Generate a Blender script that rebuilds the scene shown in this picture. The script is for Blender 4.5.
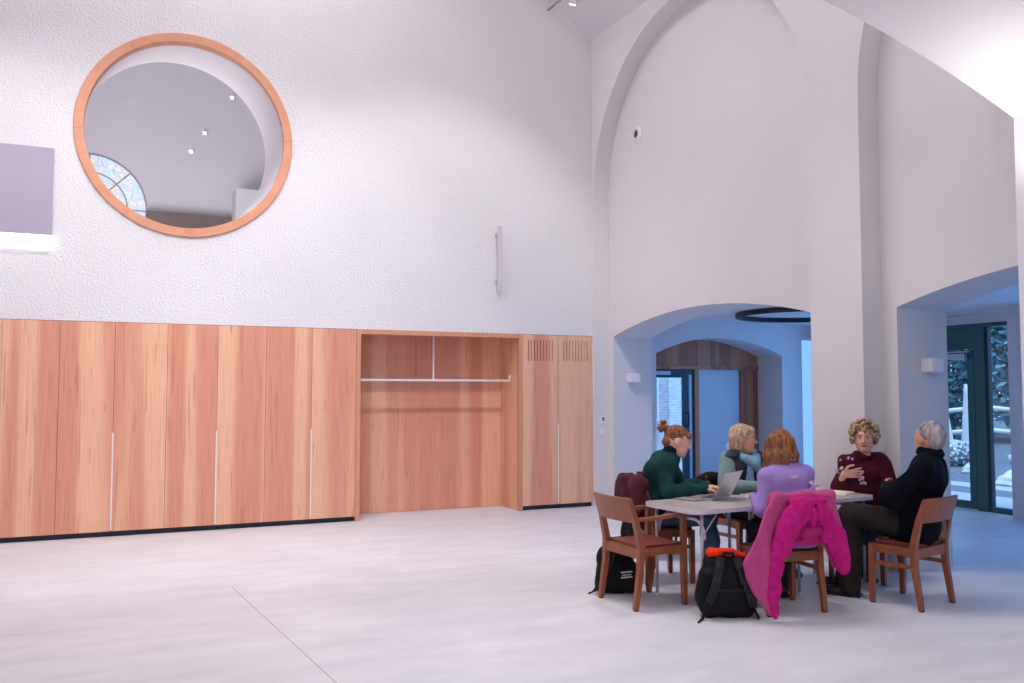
import bpy, bmesh, math, random
import numpy as np
from mathutils import Vector, Matrix

for o in list(bpy.data.objects):
    bpy.data.objects.remove(o, do_unlink=True)
SC = bpy.context.scene
COL = SC.collection
random.seed(7)
PI = math.pi

# ------------------------------------------------------------------ camera
CAM_POS = Vector((-6.17588, -10.68028, 1.6))
FW = Vector((0.41870288, 0.90641989, 0.0555957)).normalized()
cd = bpy.data.cameras.new('camera')
cd.sensor_width = 36.0
cd.lens = 880.0 / 1024.0 * 36.0
cd.clip_end = 200
cam = bpy.data.objects.new('camera', cd)
COL.objects.link(cam)
cam.location = CAM_POS
cam.rotation_euler = FW.to_track_quat('-Z', 'Y').to_euler()
SC.camera = cam
# ------------------------------------------------------------------ world, exposure
W = bpy.data.worlds.new('world')
SC.world = W
W.use_nodes = True
bg = W.node_tree.nodes['Background']
bg.inputs[0].default_value = (0.36, 0.60, 1.0, 1)
bg.inputs[1].default_value = 1.9
SC.view_settings.view_transform = 'Standard'
SC.view_settings.look = 'None'
SC.view_settings.gamma = 1.0
SC.view_settings.use_curve_mapping = False
SC.view_settings.exposure = 0.0
SC.cycles.use_denoising = True
SC.cycles.max_bounces = 10
SC.cycles.diffuse_bounces = 5
SC.cycles.transparent_max_bounces = 12
SC.cycles.caustics_reflective = False
SC.cycles.caustics_refractive = False
SC.cycles.sample_clamp_indirect = 6.0


def area(name, loc, target, sx, sy, power, color=(1, 1, 1), spread=PI):
    l = bpy.data.lights.new(name, 'AREA')
    l.shape = 'RECTANGLE'; l.size = sx; l.size_y = sy
    l.energy = power; l.color = color; l.spread = spread
    o = bpy.data.objects.new(name, l); COL.objects.link(o)
    o.location = loc
    o.rotation_euler = (Vector(target) - Vector(loc)).to_track_quat('-Z', 'Y').to_euler()
    return o


def spot(name, loc, target, power, angle, blend=0.6, radius=0.08, color=(1, 1, 1)):
    l = bpy.data.lights.new(name, 'SPOT')
    l.energy = power; l.spot_size = math.radians(angle); l.spot_blend = blend
    l.shadow_soft_size = radius; l.color = color
    o = bpy.data.objects.new(name, l); COL.objects.link(o)
    o.location = loc
    o.rotation_euler = (Vector(target) - Vector(loc)).to_track_quat('-Z', 'Y').to_euler()
    return o


WARM = (1.0, 0.965, 1.0)
# hall: added area fill under the ridge, no roof opening, and track spots aimed at the gable wall
area('ridge_fill', (-4.75, -3.4, 9.3), (-4.75, -3.4, 0), 3.0, 5.5, 440, (1.0, 0.955, 1.0), math.radians(155))
SPOTS = [(-7.9, -4.2, 230), (-6.3, -4.2, 225), (-4.8, -4.2, 240), (-2.3, -4.2, 300), (-1.0, -4.2, 330)]
for i, (sx, sy, pw) in enumerate(SPOTS):
    tx = sx - 0.15
    spot('track_spot_lamp', (sx, sy, 7.3), (tx, 0, 1.25), pw * 1.22, 70, 0.55, 0.06, WARM)
for x, tx, ty in ((-1.9, -1.5, -5.2), (-5.2, -5.4, -6.2), (-3.6, -3.4, -3.6)):  # added spots aimed at the floor to deepen shadows under the tables
    spot('added_floor_spot', (x, -4.2, 7.3), (tx, ty, 0), 230, 56, 0.8, 0.10, WARM)
# entrance bay where the camera stands
area('entrance_fill', (-4.2, -10.6, 4.1), (-4.0, -8.6, 0), 3.2, 3.2, 150, (1.0, 0.955, 1.0))  # added area light filling the near floor from under the vault
spot('wall_uplight_lamp', (-0.62, -7.0, 2.85), (-0.74, -6.86, 4), 46, 155, 1.0, 0.1, (1, 0.97, 0.98))
# aisle: added area lamps stand in for blue daylight at the outer wall
BLUE = (0.08, 0.38, 1.0)
area('aisle_fill_near', (3.8, -5.6, 1.5), (0.0, -5.2, 1.3), 2.4, 2.2, 40, BLUE)
area('aisle_fill_far', (3.95, -1.5, 1.5), (0.5, -1.1, 1.4), 1.6, 2.0, 26, BLUE)
# upper room behind the round window
area('upper_room_fill', (-6.0, 2.6, 3.3), (-5.0, 5.0, 7), 2.4, 2.4, 200, (1.0, 0.96, 1.0))  # added area fill that brightens this room from below
# daylight outdoors
sun = bpy.data.lights.new('daylight', 'SUN'); sun.energy = 3.0; sun.angle = 0.6; sun.color = (0.60, 0.80, 1.0)
suno = bpy.data.objects.new('daylight', sun); COL.objects.link(suno)
suno.rotation_euler = Vector((0.2, 0.3, -1)).to_track_quat('-Z', 'Y').to_euler()


# ------------------------------------------------------------------ materials
def lin(c):
    c = c / 255.0
    return c / 12.92 if c <= 0.04045 else ((c + 0.055) / 1.055) ** 2.4


def rgb(r, g, b):
    return (lin(r), lin(g), lin(b), 1.0)


def newmat(name):
    m = bpy.data.materials.new(name); m.use_nodes = True
    return m, m.node_tree.nodes, m.node_tree.links, m.node_tree.nodes['Principled BSDF']


def plain(name, col, rough=0.6, metal=0.0, noise=0.0, nscale=8.0, bump=0.0, bscale=60.0, spec=0.5, stretch=(1, 1, 1), sheen=0.0, bdist=0.01):
    m, n, l, b = newmat(name)
    b.inputs['Base Color'].default_value = col
    b.inputs['Roughness'].default_value = rough
    b.inputs['Metallic'].default_value = metal
    b.inputs['Specular IOR Level'].default_value = min(spec, 0.12) if rough >= 0.8 else spec
    if sheen:
        b.inputs['Sheen Weight'].default_value = sheen
        b.inputs['Sheen Roughness'].default_value = 0.5
    if noise or bump:
        tc = n.new('ShaderNodeTexCoord'); mp = n.new('ShaderNodeMapping')
        mp.inputs['Scale'].default_value = stretch
        l.new(tc.outputs['Object'], mp.inputs['Vector'])
    if noise:
        t = n.new('ShaderNodeTexNoise'); t.inputs['Scale'].default_value = nscale; t.inputs['Detail'].default_value = 5
        l.new(mp.outputs[0], t.inputs['Vector'])
        r = n.new('ShaderNodeValToRGB')
        r.color_ramp.elements[0].position = 0.3; r.color_ramp.elements[1].position = 0.7
        c0 = [max(0, c * (1 - noise)) for c in col[:3]] + [1]
        c1 = [min(1, c * (1 + noise)) for c in col[:3]] + [1]
        r.color_ramp.elements[0].color = c0; r.color_ramp.elements[1].color = c1
        l.new(t.outputs['Fac'], r.inputs[0]); l.new(r.outputs[0], b.inputs['Base Color'])
    if bump:
        t2 = n.new('ShaderNodeTexNoise'); t2.inputs['Scale'].default_value = bscale; t2.inputs['Detail'].default_value = 3
        l.new(mp.outputs[0], t2.inputs['Vector'])
        bp = n.new('ShaderNodeBump'); bp.inputs['Strength'].default_value = bump; bp.inputs['Distance'].default_value = bdist
        l.new(t2.outputs['Fac'], bp.inputs['Height']); l.new(bp.outputs[0], b.inputs['Normal'])
    return m


def emit(name, col, strength):
    m, n, l, b = newmat(name)
    b.inputs['Base Color'].default_value = col
    b.inputs['Emission Color'].default_value = col
    b.inputs['Emission Strength'].default_value = strength
    return m


def glass(name, tint=(1, 1, 1, 1), refl=0.08):
    m, n, l, b = newmat(name)
    n.remove(b)
    out = n['Material Output']
    tr = n.new('ShaderNodeBsdfTransparent'); tr.inputs[0].default_value = tint
    gl = n.new('ShaderNodeBsdfGlossy'); gl.inputs['Roughness'].default_value = 0.02
    mx = n.new('ShaderNodeMixShader'); mx.inputs[0].default_value = refl
    l.new(tr.outputs[0], mx.inputs[1]); l.new(gl.outputs[0], mx.inputs[2]); l.new(mx.outputs[0], out.inputs[0])
    return m


def banded_wood(name, pale, red, dark, bandscale=4.6, rough=0.42):
    """larch veneer: upright bands of pale and reddish heartwood with fine upright grain"""
    m, n, l, b = newmat(name)
    tc = n.new('ShaderNodeTexCoord'); oi = n.new('ShaderNodeObjectInfo')
    sep = n.new('ShaderNodeSeparateXYZ'); l.new(tc.outputs['Object'], sep.inputs[0])
    add = n.new('ShaderNodeMath'); add.operation = 'ADD'
    l.new(sep.outputs['X'], add.inputs[0]); l.new(sep.outputs['Y'], add.inputs[1])
    off = n.new('ShaderNodeMath'); off.operation = 'MULTIPLY_ADD'; off.inputs[1].default_value = 37.0
    l.new(oi.outputs['Random'], off.inputs[0]); l.new(add.outputs[0], off.inputs[2])
    cx = n.new('ShaderNodeCombineXYZ'); l.new(off.outputs[0], cx.inputs['X']); l.new(sep.outputs['Z'], cx.inputs['Z'])

    def noise(sx, sz, det, dist=0.0):
        mp = n.new('ShaderNodeMapping'); mp.inputs['Scale'].default_value = (sx, 1, sz)
        l.new(cx.outputs[0], mp.inputs['Vector'])
        t = n.new('ShaderNodeTexNoise'); t.inputs['Scale'].default_value = 1.0; t.inputs['Detail'].default_value = det
        t.inputs['Distortion'].default_value = dist
        l.new(mp.outputs[0], t.inputs['Vector'])
        return t
    bands = noise(bandscale, 0.05, 0.5)
    r1 = n.new('ShaderNodeValToRGB')
    e = r1.color_ramp.elements
    e[0].position = 0.42; e[0].color = pale; e[1].position = 0.545; e[1].color = red
    e2 = r1.color_ramp.elements.new(0.47); e2.color = [pale[i] * 0.88 + red[i] * 0.12 for i in range(3)] + [1]
    e3 = r1.color_ramp.elements.new(0.51); e3.color = [pale[i] * 0.2 + red[i] * 0.8 for i in range(3)] + [1]
    l.new(bands.outputs['Fac'], r1.inputs[0])
    grain = noise(95, 1.6, 4)
    r2 = n.new('ShaderNodeValToRGB')
    r2.color_ramp.elements[0].position = 0.35; r2.color_ramp.elements[0].color = (0.86, 0.84, 0.82, 1)
    r2.color_ramp.elements[1].position = 0.62; r2.color_ramp.elements[1].color = (1.04, 1.04, 1.04, 1)
    l.new(grain.outputs['Fac'], r2.inputs[0])
    mul = n.new('ShaderNodeMixRGB'); mul.blend_type = 'MULTIPLY'; mul.inputs[0].default_value = 0.8
    l.new(r1.outputs[0], mul.inputs[1]); l.new(r2.outputs[0], mul.inputs[2])
    flame = noise(26, 0.9, 3, 1.6)
    r3 = n.new('ShaderNodeValToRGB')
    r3.color_ramp.elements[0].position = 0.60; r3.color_ramp.elements[0].color = (0, 0, 0, 1)
    r3.color_ramp.elements[1].position = 0.70; r3.color_ramp.elements[1].color = (1, 1, 1, 1)
    l.new(flame.outputs['Fac'], r3.inputs[0])
    fm = n.new('ShaderNodeMath'); fm.operation = 'MULTIPLY'; fm.inputs[1].default_value = 0.6
    l.new(r3.outputs[0], fm.inputs[0])
    mx = n.new('ShaderNodeMixRGB'); mx.inputs[2].default_value = dark
    l.new(fm.outputs[0], mx.inputs[0]); l.new(mul.outputs[0], mx.inputs[1])
    l.new(mx.outputs[0], b.inputs['Base Color'])
    b.inputs['Roughness'].default_value = rough
    b.inputs['Specular IOR Level'].default_value = 0.3
    return m


def plaster(name, col, strength=0.15, scale=14.0, dist=0.01, var=0.03):
    return plain(name, col, 0.9, 0, var, 1.1, strength, scale, 0.2, bdist=dist)


M = {}
M['rough_plaster'] = plaster('rough_plaster', (0.80, 0.785, 0.80, 1), 0.9, 40.0, 0.02, 0.015)
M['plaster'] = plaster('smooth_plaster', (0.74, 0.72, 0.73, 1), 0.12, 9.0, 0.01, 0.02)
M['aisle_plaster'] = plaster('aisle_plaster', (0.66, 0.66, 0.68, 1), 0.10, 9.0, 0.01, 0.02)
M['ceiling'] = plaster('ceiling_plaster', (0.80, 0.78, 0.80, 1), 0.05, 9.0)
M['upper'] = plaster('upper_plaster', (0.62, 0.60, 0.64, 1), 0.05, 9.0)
M['wood'] = banded_wood('larch_veneer', rgb(238, 188, 154), rgb(221, 155, 128), rgb(190, 118, 94), 3.1)
M['wood_edge'] = plain('larch_edge', rgb(212, 150, 118), 0.45, 0, 0.08, 3.0, stretch=(12, 12, 1))
M['wood_ring'] = plain('larch_ring', rgb(218, 156, 124), 0.42, 0, 0.06, 9.0, spec=0.3)
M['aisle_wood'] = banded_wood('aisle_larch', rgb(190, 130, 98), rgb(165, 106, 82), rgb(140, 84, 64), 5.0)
M['chair_wood'] = plain('chair_wood', rgb(148, 88, 60), 0.38, 0, 0.16, 5.0, spec=0.4, stretch=(8, 8, 1.2))
M['leather'] = plain('brown_leather', rgb(126, 62, 50), 0.38, 0, 0.08, 20, 0.1, 150)
M['rubber'] = plain('dark_rubber', rgb(30, 28, 30), 0.7)
M['white_metal'] = plain('white_metal', rgb(232, 228, 234), 0.4)
M['grey_metal'] = plain('grey_metal', rgb(186, 184, 196), 0.35, 0.2)
M['white_plastic'] = plain('white_plastic', rgb(235, 232, 234), 0.5)
M['plinth'] = plain('plinth', rgb(46, 50, 66), 0.6)
M['gap_shade'] = plain('gap_shade', rgb(12, 10, 10), 0.9)  # carcass blackened to paint in the shade behind slots and door gaps
M['tabletop'] = plain('beige_laminate', rgb(198, 186, 180), 0.22, 0, 0.10, 3.0, spec=0.6)
M['table_edge'] = plain('table_edge', rgb(214, 208, 222), 0.4)
M['green_frame'] = plain('green_frame', rgb(44, 96, 94), 0.4)
M['dark_frame'] = plain('dark_frame', rgb(14, 46, 60), 0.4)
M['glass'] = glass('clear_glass', (0.93, 0.97, 1, 1), 0.07)
M['round_glass'] = glass('round_glass', (0.97, 0.97, 0.99, 1), 0.05)
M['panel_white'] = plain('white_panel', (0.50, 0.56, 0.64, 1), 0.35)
M['black_metal'] = plain('black_metal', rgb(24, 26, 34), 0.45)
M['screen_grey'] = plain('grey_panel', rgb(172, 164, 182), 0.6, 0, 0.03, 1.5)
M['lamp_glow'] = emit('lamp_glow', (1, 0.99, 1, 1), 1.6)
M['spot_glow'] = emit('spot_glow', (1, 1, 1, 1), 12)


def floor_mat():
    m, n, l, b = newmat('polished_concrete')
    tc = n.new('ShaderNodeTexCoord')

    def nz(s, d, st=(1, 1, 1)):
        mp = n.new('ShaderNodeMapping'); mp.inputs['Scale'].default_value = st
        l.new(tc.outputs['Object'], mp.inputs[0])
        t = n.new('ShaderNodeTexNoise'); t.inputs['Scale'].default_value = s; t.inputs['Detail'].default_value = d
        t.inputs['Roughness'].default_value = 0.6
        l.new(mp.outputs[0], t.inputs[0]); return t
    a = nz(0.55, 7); c = nz(3.2, 8, (0.5, 1.5, 1))
    r = n.new('ShaderNodeValToRGB'); e = r.color_ramp.elements
    e[0].position = 0.30; e[0].color = (0.57, 0.565, 0.61, 1); e[1].position = 0.70; e[1].color = (0.79, 0.785, 0.82, 1)
    mx = n.new('ShaderNodeMath'); mx.operation = 'MULTIPLY_ADD'; mx.inputs[1].default_value = 0.5
    h = n.new('ShaderNodeMath'); h.operation = 'MULTIPLY'; h.inputs[1].default_value = 0.5
    l.new(c.outputs[0], h.inputs[0]); l.new(a.outputs[0], mx.inputs[0]); l.new(h.outputs[0], mx.inputs[2])
    l.new(mx.outputs[0], r.inputs[0]); l.new(r.outputs[0], b.inputs['Base Color'])
    b.inputs['Roughness'].default_value = 0.42
    b.inputs['Specular IOR Level'].default_value = 0.35
    return m


M['floor'] = floor_mat()


# ------------------------------------------------------------------ helpers
def link_mesh(name, bm, mat, parent=None, smooth=False, mats=None):
    me = bpy.data.meshes.new(name)
    bm.normal_update()
    bm.to_mesh(me); bm.free()
    for mm in (mats or [mat]):
        me.materials.append(mm)
    if smooth:
        me.polygons.foreach_set('use_smooth', [True] * len(me.polygons))
    o = bpy.data.objects.new(name, me)
    COL.objects.link(o)
    if parent:
        o.parent = parent
    return o


def obj(name, bm, mat, parent=None, smooth=False):
    return link_mesh(name, bm, mat, parent, smooth)


def thing(name, label, cat, loc=(0, 0, 0), rz=0.0, group=None):
    o = bpy.data.objects.new(name, None); COL.objects.link(o)
    o.empty_display_size = 0.1
    o.location = loc; o.rotation_euler = (0, 0, rz)
    o['label'] = label; o['category'] = cat
    if group:
        o['group'] = group
    return o


def tag(o, label, cat, group=None):
    o['label'] = label; o['category'] = cat
    if group:
        o['group'] = group
    return o


def struct(o):
    o['kind'] = 'structure'
    return o


def dup(root, loc, rz, label, group=None):
    r = root.copy(); COL.objects.link(r); r.location = loc; r.rotation_euler = (0, 0, rz)
    r['label'] = label
    if group:
        r['group'] = group
    for ch in list(root.children):
        c = ch.copy(); COL.objects.link(c); c.parent = r
        for g in list(ch.children):
            d = g.copy(); COL.objects.link(d); d.parent = c
    return r


def box(bm, x0, x1, y0, y1, z0, z1, mi=0):
    vs = [bm.verts.new((x, y, z)) for x in (x0, x1) for y in (y0, y1) for z in (z0, z1)]
    for f in ((0, 1, 3, 2), (4, 6, 7, 5), (0, 4, 5, 1), (2, 3, 7, 6), (0, 2, 6, 4), (1, 5, 7, 3)):
        fc = bm.faces.new([vs[i] for i in f]); fc.material_index = mi
    return vs


def mkbox(x0, x1, y0, y1, z0, z1, bev=0.0, seg=2):
    bm = bmesh.new(); box(bm, x0, x1, y0, y1, z0, z1)
    if bev:
        bmesh.ops.bevel(bm, geom=bm.edges[:], offset=bev, segments=seg, affect='EDGES')
    return bm


def quad(bm, pts, mi=0):
    f = bm.faces.new([bm.verts.new(p) for p in pts]); f.material_index = mi
    return f


def beam(bm, p, q, w, h, up=(0, 0, 1), w2=None, h2=None):
    """tapered rectangular bar from p to q"""
    p = Vector(p); q = Vector(q); d = (q - p).normalized(); u = Vector(up)
    s = d.cross(u)
    if s.length < 1e-4:
        s = d.cross(Vector((0, 1, 0)))
    s.normalize(); t = s.cross(d).normalized()
    w2 = w if w2 is None else w2; h2 = h if h2 is None else h2
    A = [bm.verts.new(p + s * (w / 2 * i) + t * (h / 2 * j)) for i, j in ((-1, -1), (1, -1), (1, 1), (-1, 1))]
    B = [bm.verts.new(q + s * (w2 / 2 * i) + t * (h2 / 2 * j)) for i, j in ((-1, -1), (1, -1), (1, 1), (-1, 1))]
    bm.faces.new(A[::-1]); bm.faces.new(B)
    for i in range(4):
        bm.faces.new((A[i], A[(i + 1) % 4], B[(i + 1) % 4], B[i]))


def tube(bm, pts, r, n=10, closed=False):
    pts = [Vector(p) for p in pts]
    rings = []
    prev = None
    for i, p in enumerate(pts):
        if closed:
            d = pts[(i + 1) % len(pts)] - pts[i - 1]
        else:
            d = pts[min(i + 1, len(pts) - 1)] - pts[max(i - 1, 0)]
        d.normalize()
        if prev is None:
            a = d.cross(Vector((0, 0, 1)))
            if a.length < 1e-3:
                a = d.cross(Vector((0, 1, 0)))
        else:
            a = prev - d * prev.dot(d)
        a.normalize(); prev = a; b = d.cross(a)
        rr = r[i] if isinstance(r, (list, tuple)) else r
        rings.append([bm.verts.new(p + a * (rr * math.cos(2 * PI * k / n)) + b * (rr * math.sin(2 * PI * k / n))) for k in range(n)])
    m = len(rings)
    for i in range(m if closed else m - 1):
        A, B = rings[i], rings[(i + 1) % m]
        for k in range(n):
            bm.faces.new((A[k], A[(k + 1) % n], B[(k + 1) % n], B[k]))
    if not closed:
        bm.faces.new(rings[0][::-1]); bm.faces.new(rings[-1])
    return bm


def arc_pts(p0, pc, p1, n=6):
    """quadratic bend from p0 to p1 around control pc"""
    p0, pc, p1 = Vector(p0), Vector(pc), Vector(p1)
    return [(1 - t) ** 2 * p0 + 2 * t * (1 - t) * pc + t * t * p1 for t in [i / n for i in range(n + 1)]]


def lathe_axis(bm, c, axis, prof, n=48, mi=0):
    """prof: list of (radius, along-axis) closed into rings"""
    c = Vector(c); ax = Vector(axis).normalized()
    a = ax.cross(Vector((0, 0, 1)))
    if a.length < 1e-3:
        a = ax.cross(Vector((0, 1, 0)))
    a.normalize(); b = ax.cross(a)
    rings = []
    for r, h in prof:
        rings.append([bm.verts.new(c + ax * h + a * (r * math.cos(2 * PI * k / n)) + b * (r * math.sin(2 * PI * k / n))) for k in range(n)])
    for i in range(len(rings) - 1):
        for k in range(n):
            f = bm.faces.new((rings[i][k], rings[i][(k + 1) % n], rings[i + 1][(k + 1) % n], rings[i + 1][k]))
            f.material_index = mi
    return rings


# ------------------------------------------------------------------ implicit surfaces (one smooth skin from blended solids)
def _n(v):
    v = np.asarray(v, float)
    return v / (np.linalg.norm(v) + 1e-12)


class SDF:
    def __init__(self, res=0.008, k=0.03):
        self.p = []; self.res = res; self.k = k; self.noise = []

    def cone(self, a, b, r1, r2=None, k=None, sub=False):
        a = np.asarray(a, float); b = np.asarray(b, float); r2 = r1 if r2 is None else r2
        lo = np.minimum(a - r1, b - r2); hi = np.maximum(a + r1, b + r2)

        def f(P):
            ba = b - a; L = ba @ ba + 1e-12
            h = np.clip(((P - a) @ ba) / L, 0, 1)
            d = P - a - h[..., None] * ba
            return np.sqrt((d * d).sum(-1)) - (r1 + (r2 - r1) * h)
        self.p.append((f, lo, hi, self.k if k is None else k, sub)); return self

    def chain(self, pts, rs, k=None):
        for i in range(len(pts) - 1):
            self.cone(pts[i], pts[i + 1], rs[i], rs[i + 1], k)
        return self

    def ell(self, c, r, ax=None, k=None, sub=False):
        c = np.asarray(c, float); r = np.asarray(r, float)
        R = np.eye(3) if ax is None else np.stack([_n(x) for x in ax])
        ext = np.sqrt(((R * r[:, None]) ** 2).sum(0)); lo = c - ext; hi = c + ext

        def f(P):
            q = (P - c) @ R.T
            k0 = np.sqrt(((q / r) ** 2).sum(-1)); k1 = np.sqrt(((q / (r * r)) ** 2).sum(-1)) + 1e-9
            return k0 * (k0 - 1.0) / k1
        self.p.append((f, lo, hi, self.k if k is None else k, sub)); return self

    def rbox(self, c, h, rad, ax=None, k=None, sub=False):
        c = np.asarray(c, float); h = np.asarray(h, float)
        R = np.eye(3) if ax is None else np.stack([_n(x) for x in ax])
        ext = (np.abs(R) * h[:, None]).sum(0); lo = c - ext; hi = c + ext

        def f(P):
            q = np.abs((P - c) @ R.T) - (h - rad)
            return np.sqrt((np.maximum(q, 0) ** 2).sum(-1)) + np.minimum(q.max(-1), 0) - rad
        self.p.append((f, lo, hi, self.k if k is None else k, sub)); return self

    def sheet(self, O, U, V, N, poly, bend, t, rad=0.01, k=None):
        """cloth: outline poly in (u,v), thickness t about the height bend(u,v) along N"""
        O = np.asarray(O, float); U = _n(U); V = _n(V); N = _n(N)
        poly = np.asarray(poly, float)
        us = poly[:, 0]; vs = poly[:, 1]
        g = np.array([[bend(u, v) for v in np.linspace(vs.min(), vs.max(), 9)] for u in np.linspace(us.min(), us.max(), 9)])
        cs = [O + U * u + V * v + N * w for u in (us.min(), us.max()) for v in (vs.min(), vs.max()) for w in (g.min() - t - .02, g.max() + t + .02)]
        lo = np.min(cs, 0); hi = np.max(cs, 0)

        def f(P):
            q = P - O
            u = q @ U; v = q @ V; w = q @ N
            d2 = np.full(u.shape, 1e9); s = np.ones(u.shape)
            m = len(poly)
            for i in range(m):
                a = poly[i]; b = poly[i - 1]
                ex, ey = b - a
                wx = u - a[0]; wy = v - a[1]
                h = np.clip((wx * ex + wy * ey) / (ex * ex + ey * ey + 1e-12), 0, 1)
                bx = wx - ex * h; by = wy - ey * h
                d2 = np.minimum(d2, bx * bx + by * by)
                c1 = v >= a[1]; c2 = v < b[1]; c3 = ex * wy > ey * wx
                flip = (c1 & c2 & c3) | (~c1 & ~c2 & ~c3)
                s = np.where(flip, -s, s)
            d = s * np.sqrt(d2) + rad
            e = np.abs(w - bend(u, v)) - t + rad
            return np.sqrt(np.maximum(d, 0) ** 2 + np.maximum(e, 0) ** 2) + np.minimum(np.maximum(d, e), 0) - rad
        self.p.append((f, lo, hi, self.k if k is None else k, False)); return self

    def wrinkle(self, amp, freq, seed=0, stretch=(1, 1, 1)):
        rs = np.random.RandomState(seed)
        D = rs.normal(size=(7, 3)); D /= np.linalg.norm(D, axis=1)[:, None]
        D = D * freq * rs.uniform(0.6, 1.6, size=(7, 1)) * np.asarray(stretch)
        ph = rs.uniform(0, 6.28, 7)

        def f(P):
            q = P + 0.25 / freq * np.sin(P[..., [1, 2, 0]] * freq * 1.3 + 1.0)
            return amp * np.sin(q @ D.T + ph).sum(-1) / 2.6
        self.noise.append(f); return self

    def custom(self, f):
        self.noise.append(f); return self

    def mesh(self):
        res = self.res
        lo = np.min([p[1] for p in self.p if not p[4]], 0) - 4 * res - 0.02
        hi = np.max([p[2] for p in self.p if not p[4]], 0) + 4 * res + 0.02
        n = np.ceil((hi - lo) / res).astype(int) + 1
        F = np.full(n, 0.08, np.float64)
        axs = [lo[i] + res * np.arange(n[i]) for i in range(3)]
        for f, a, b, k, sub in self.p:
            mg = k + 3 * res + 0.03
            i0 = np.clip(np.floor((a - mg - lo) / res).astype(int), 0, n); i1 = np.clip(np.ceil((b + mg - lo) / res).astype(int) + 1, 0, n)
            if (i1 <= i0).any():
                continue
            sl = tuple(slice(i0[j], i1[j]) for j in range(3))
            P = np.stack(np.meshgrid(*[axs[j][sl[j]] for j in range(3)], indexing='ij'), -1)
            d = f(P)
            c = F[sl]
            if sub:
                d = -d
                h = np.clip(0.5 + 0.5 * (d - c) / k, 0, 1) if k > 0 else (d > c).astype(float)
                F[sl] = c * (1 - h) + d * h + (k * h * (1 - h))
            else:
                h = np.clip(0.5 + 0.5 * (c - d) / max(k, 1e-6), 0, 1)
                F[sl] = c * (1 - h) + d * h - max(k, 1e-6) * h * (1 - h)
        if self.noise:
            near = np.argwhere(np.abs(F) < 0.04)
            if len(near):
                P = lo + near * res
                dd = sum(f(P) for f in self.noise)
                F[tuple(near.T)] += dd
        F[0] = F[-1] = 0.08; F[:, 0] = F[:, -1] = 0.08; F[:, :, 0] = F[:, :, -1] = 0.08
        # surface nets
        S = F < 0
        c = np.zeros(tuple(n - 1), np.int8)
        for dx in (0, 1):
            for dy in (0, 1):
                for dz in (0, 1):
                    c += S[dx:n[0] - 1 + dx, dy:n[1] - 1 + dy, dz:n[2] - 1 + dz]
        act = (c > 0) & (c < 8)
        idx = np.argwhere(act)
        ids = np.full(act.shape, -1, np.int64); ids[act] = np.arange(len(idx))
        acc = np.zeros((len(idx), 3)); cnt = np.zeros(len(idx))
        corners = [(0, 0, 0), (1, 0, 0), (0, 1, 0), (1, 1, 0), (0, 0, 1), (1, 0, 1), (0, 1, 1), (1, 1, 1)]
        for a in corners:
            for ax in range(3):
                if a[ax]:
                    continue
                b = list(a); b[ax] = 1
                fa = F[tuple((idx + a).T)]; fb = F[tuple((idx + b).T)]
                cr = (fa < 0) != (fb < 0)
                t = np.where(cr, fa / np.where(cr, fa - fb, 1), 0)
                p = np.array(a, float) + t[:, None] * (np.array(b) - np.array(a))
                acc[cr] += p[cr]; cnt[cr] += 1
        V = lo + (idx + acc / cnt[:, None]) * res
        faces = []
        for ax in range(3):
            u, v = (ax + 1) % 3, (ax + 2) % 3
            s0 = [slice(None)] * 3; s1 = [slice(None)] * 3
            s0[ax] = slice(0, -1); s1[ax] = slice(1, None)
            A = S[tuple(s0)]; B = S[tuple(s1)]
            e = np.argwhere(A != B)
            ok = (e[:, u] > 0) & (e[:, v] > 0) & (e[:, u] < n[u] - 1) & (e[:, v] < n[v] - 1)
            e = e[ok]
            q = []
            for du, dv in ((-1, -1), (0, -1), (0, 0), (-1, 0)):
                cc = e.copy(); cc[:, u] += du; cc[:, v] += dv
                q.append(ids[tuple(cc.T)])
            q = np.stack(q, 1)
            inside = A[tuple(e.T)]
            q[~inside] = q[~inside][:, ::-1]
            faces.append(q)
        faces = np.concatenate(faces)
        return V, faces

    def build(self, name, mat, parent=None, origin=None):
        V, Fc = self.mesh()
        og = np.zeros(3) if origin is None else np.asarray(origin, float)
        V = V - og
        me = bpy.data.meshes.new(name)
        me.vertices.add(len(V)); me.vertices.foreach_set('co', V.astype(np.float32).ravel())
        me.loops.add(len(Fc) * 4); me.loops.foreach_set('vertex_index', Fc.astype(np.int32).ravel())
        me.polygons.add(len(Fc)); me.polygons.foreach_set('loop_start', np.arange(0, len(Fc) * 4, 4, dtype=np.int32))
        me.update(calc_edges=True)
        me.polygons.foreach_set('use_smooth', [True] * len(Fc))
        me.materials.append(mat)
        o = bpy.data.objects.new(name, me); COL.objects.link(o)
        if parent is not None:
            o.parent = parent
            if origin is None:
                o.matrix_parent_inverse = parent_matrix(parent).inverted()
        return o


def parent_matrix(o):
    m = Matrix.LocRotScale(o.location, o.rotation_euler.to_quaternion(), o.scale)
    return (parent_matrix(o.parent) @ o.matrix_parent_inverse @ m) if o.parent else m


def keep_world(o, parent):
    """parent a mesh whose vertices are already in room coordinates"""
    o.parent = parent
    o.matrix_parent_inverse = parent_matrix(parent).inverted()
    return o


# ------------------------------------------------------------------ room shell
EAVE = 6.575; PITCH = 0.676; RIDGE_X = -4.75; HALL_L = -9.5
YE = -6.51          # where the high hall meets the low vaulted bay
RECESS = 0.24       # niche depth
REAR = 0.87         # far face of the arcade wall
OUT = 4.15           # outer wall of the aisle
AISLE_C = 2.64
RIDGE_Z = EAVE + PITCH * (0 - RIDGE_X)


def roofz(x):
    return RIDGE_Z - PITCH * abs(x - RIDGE_X)


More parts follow.
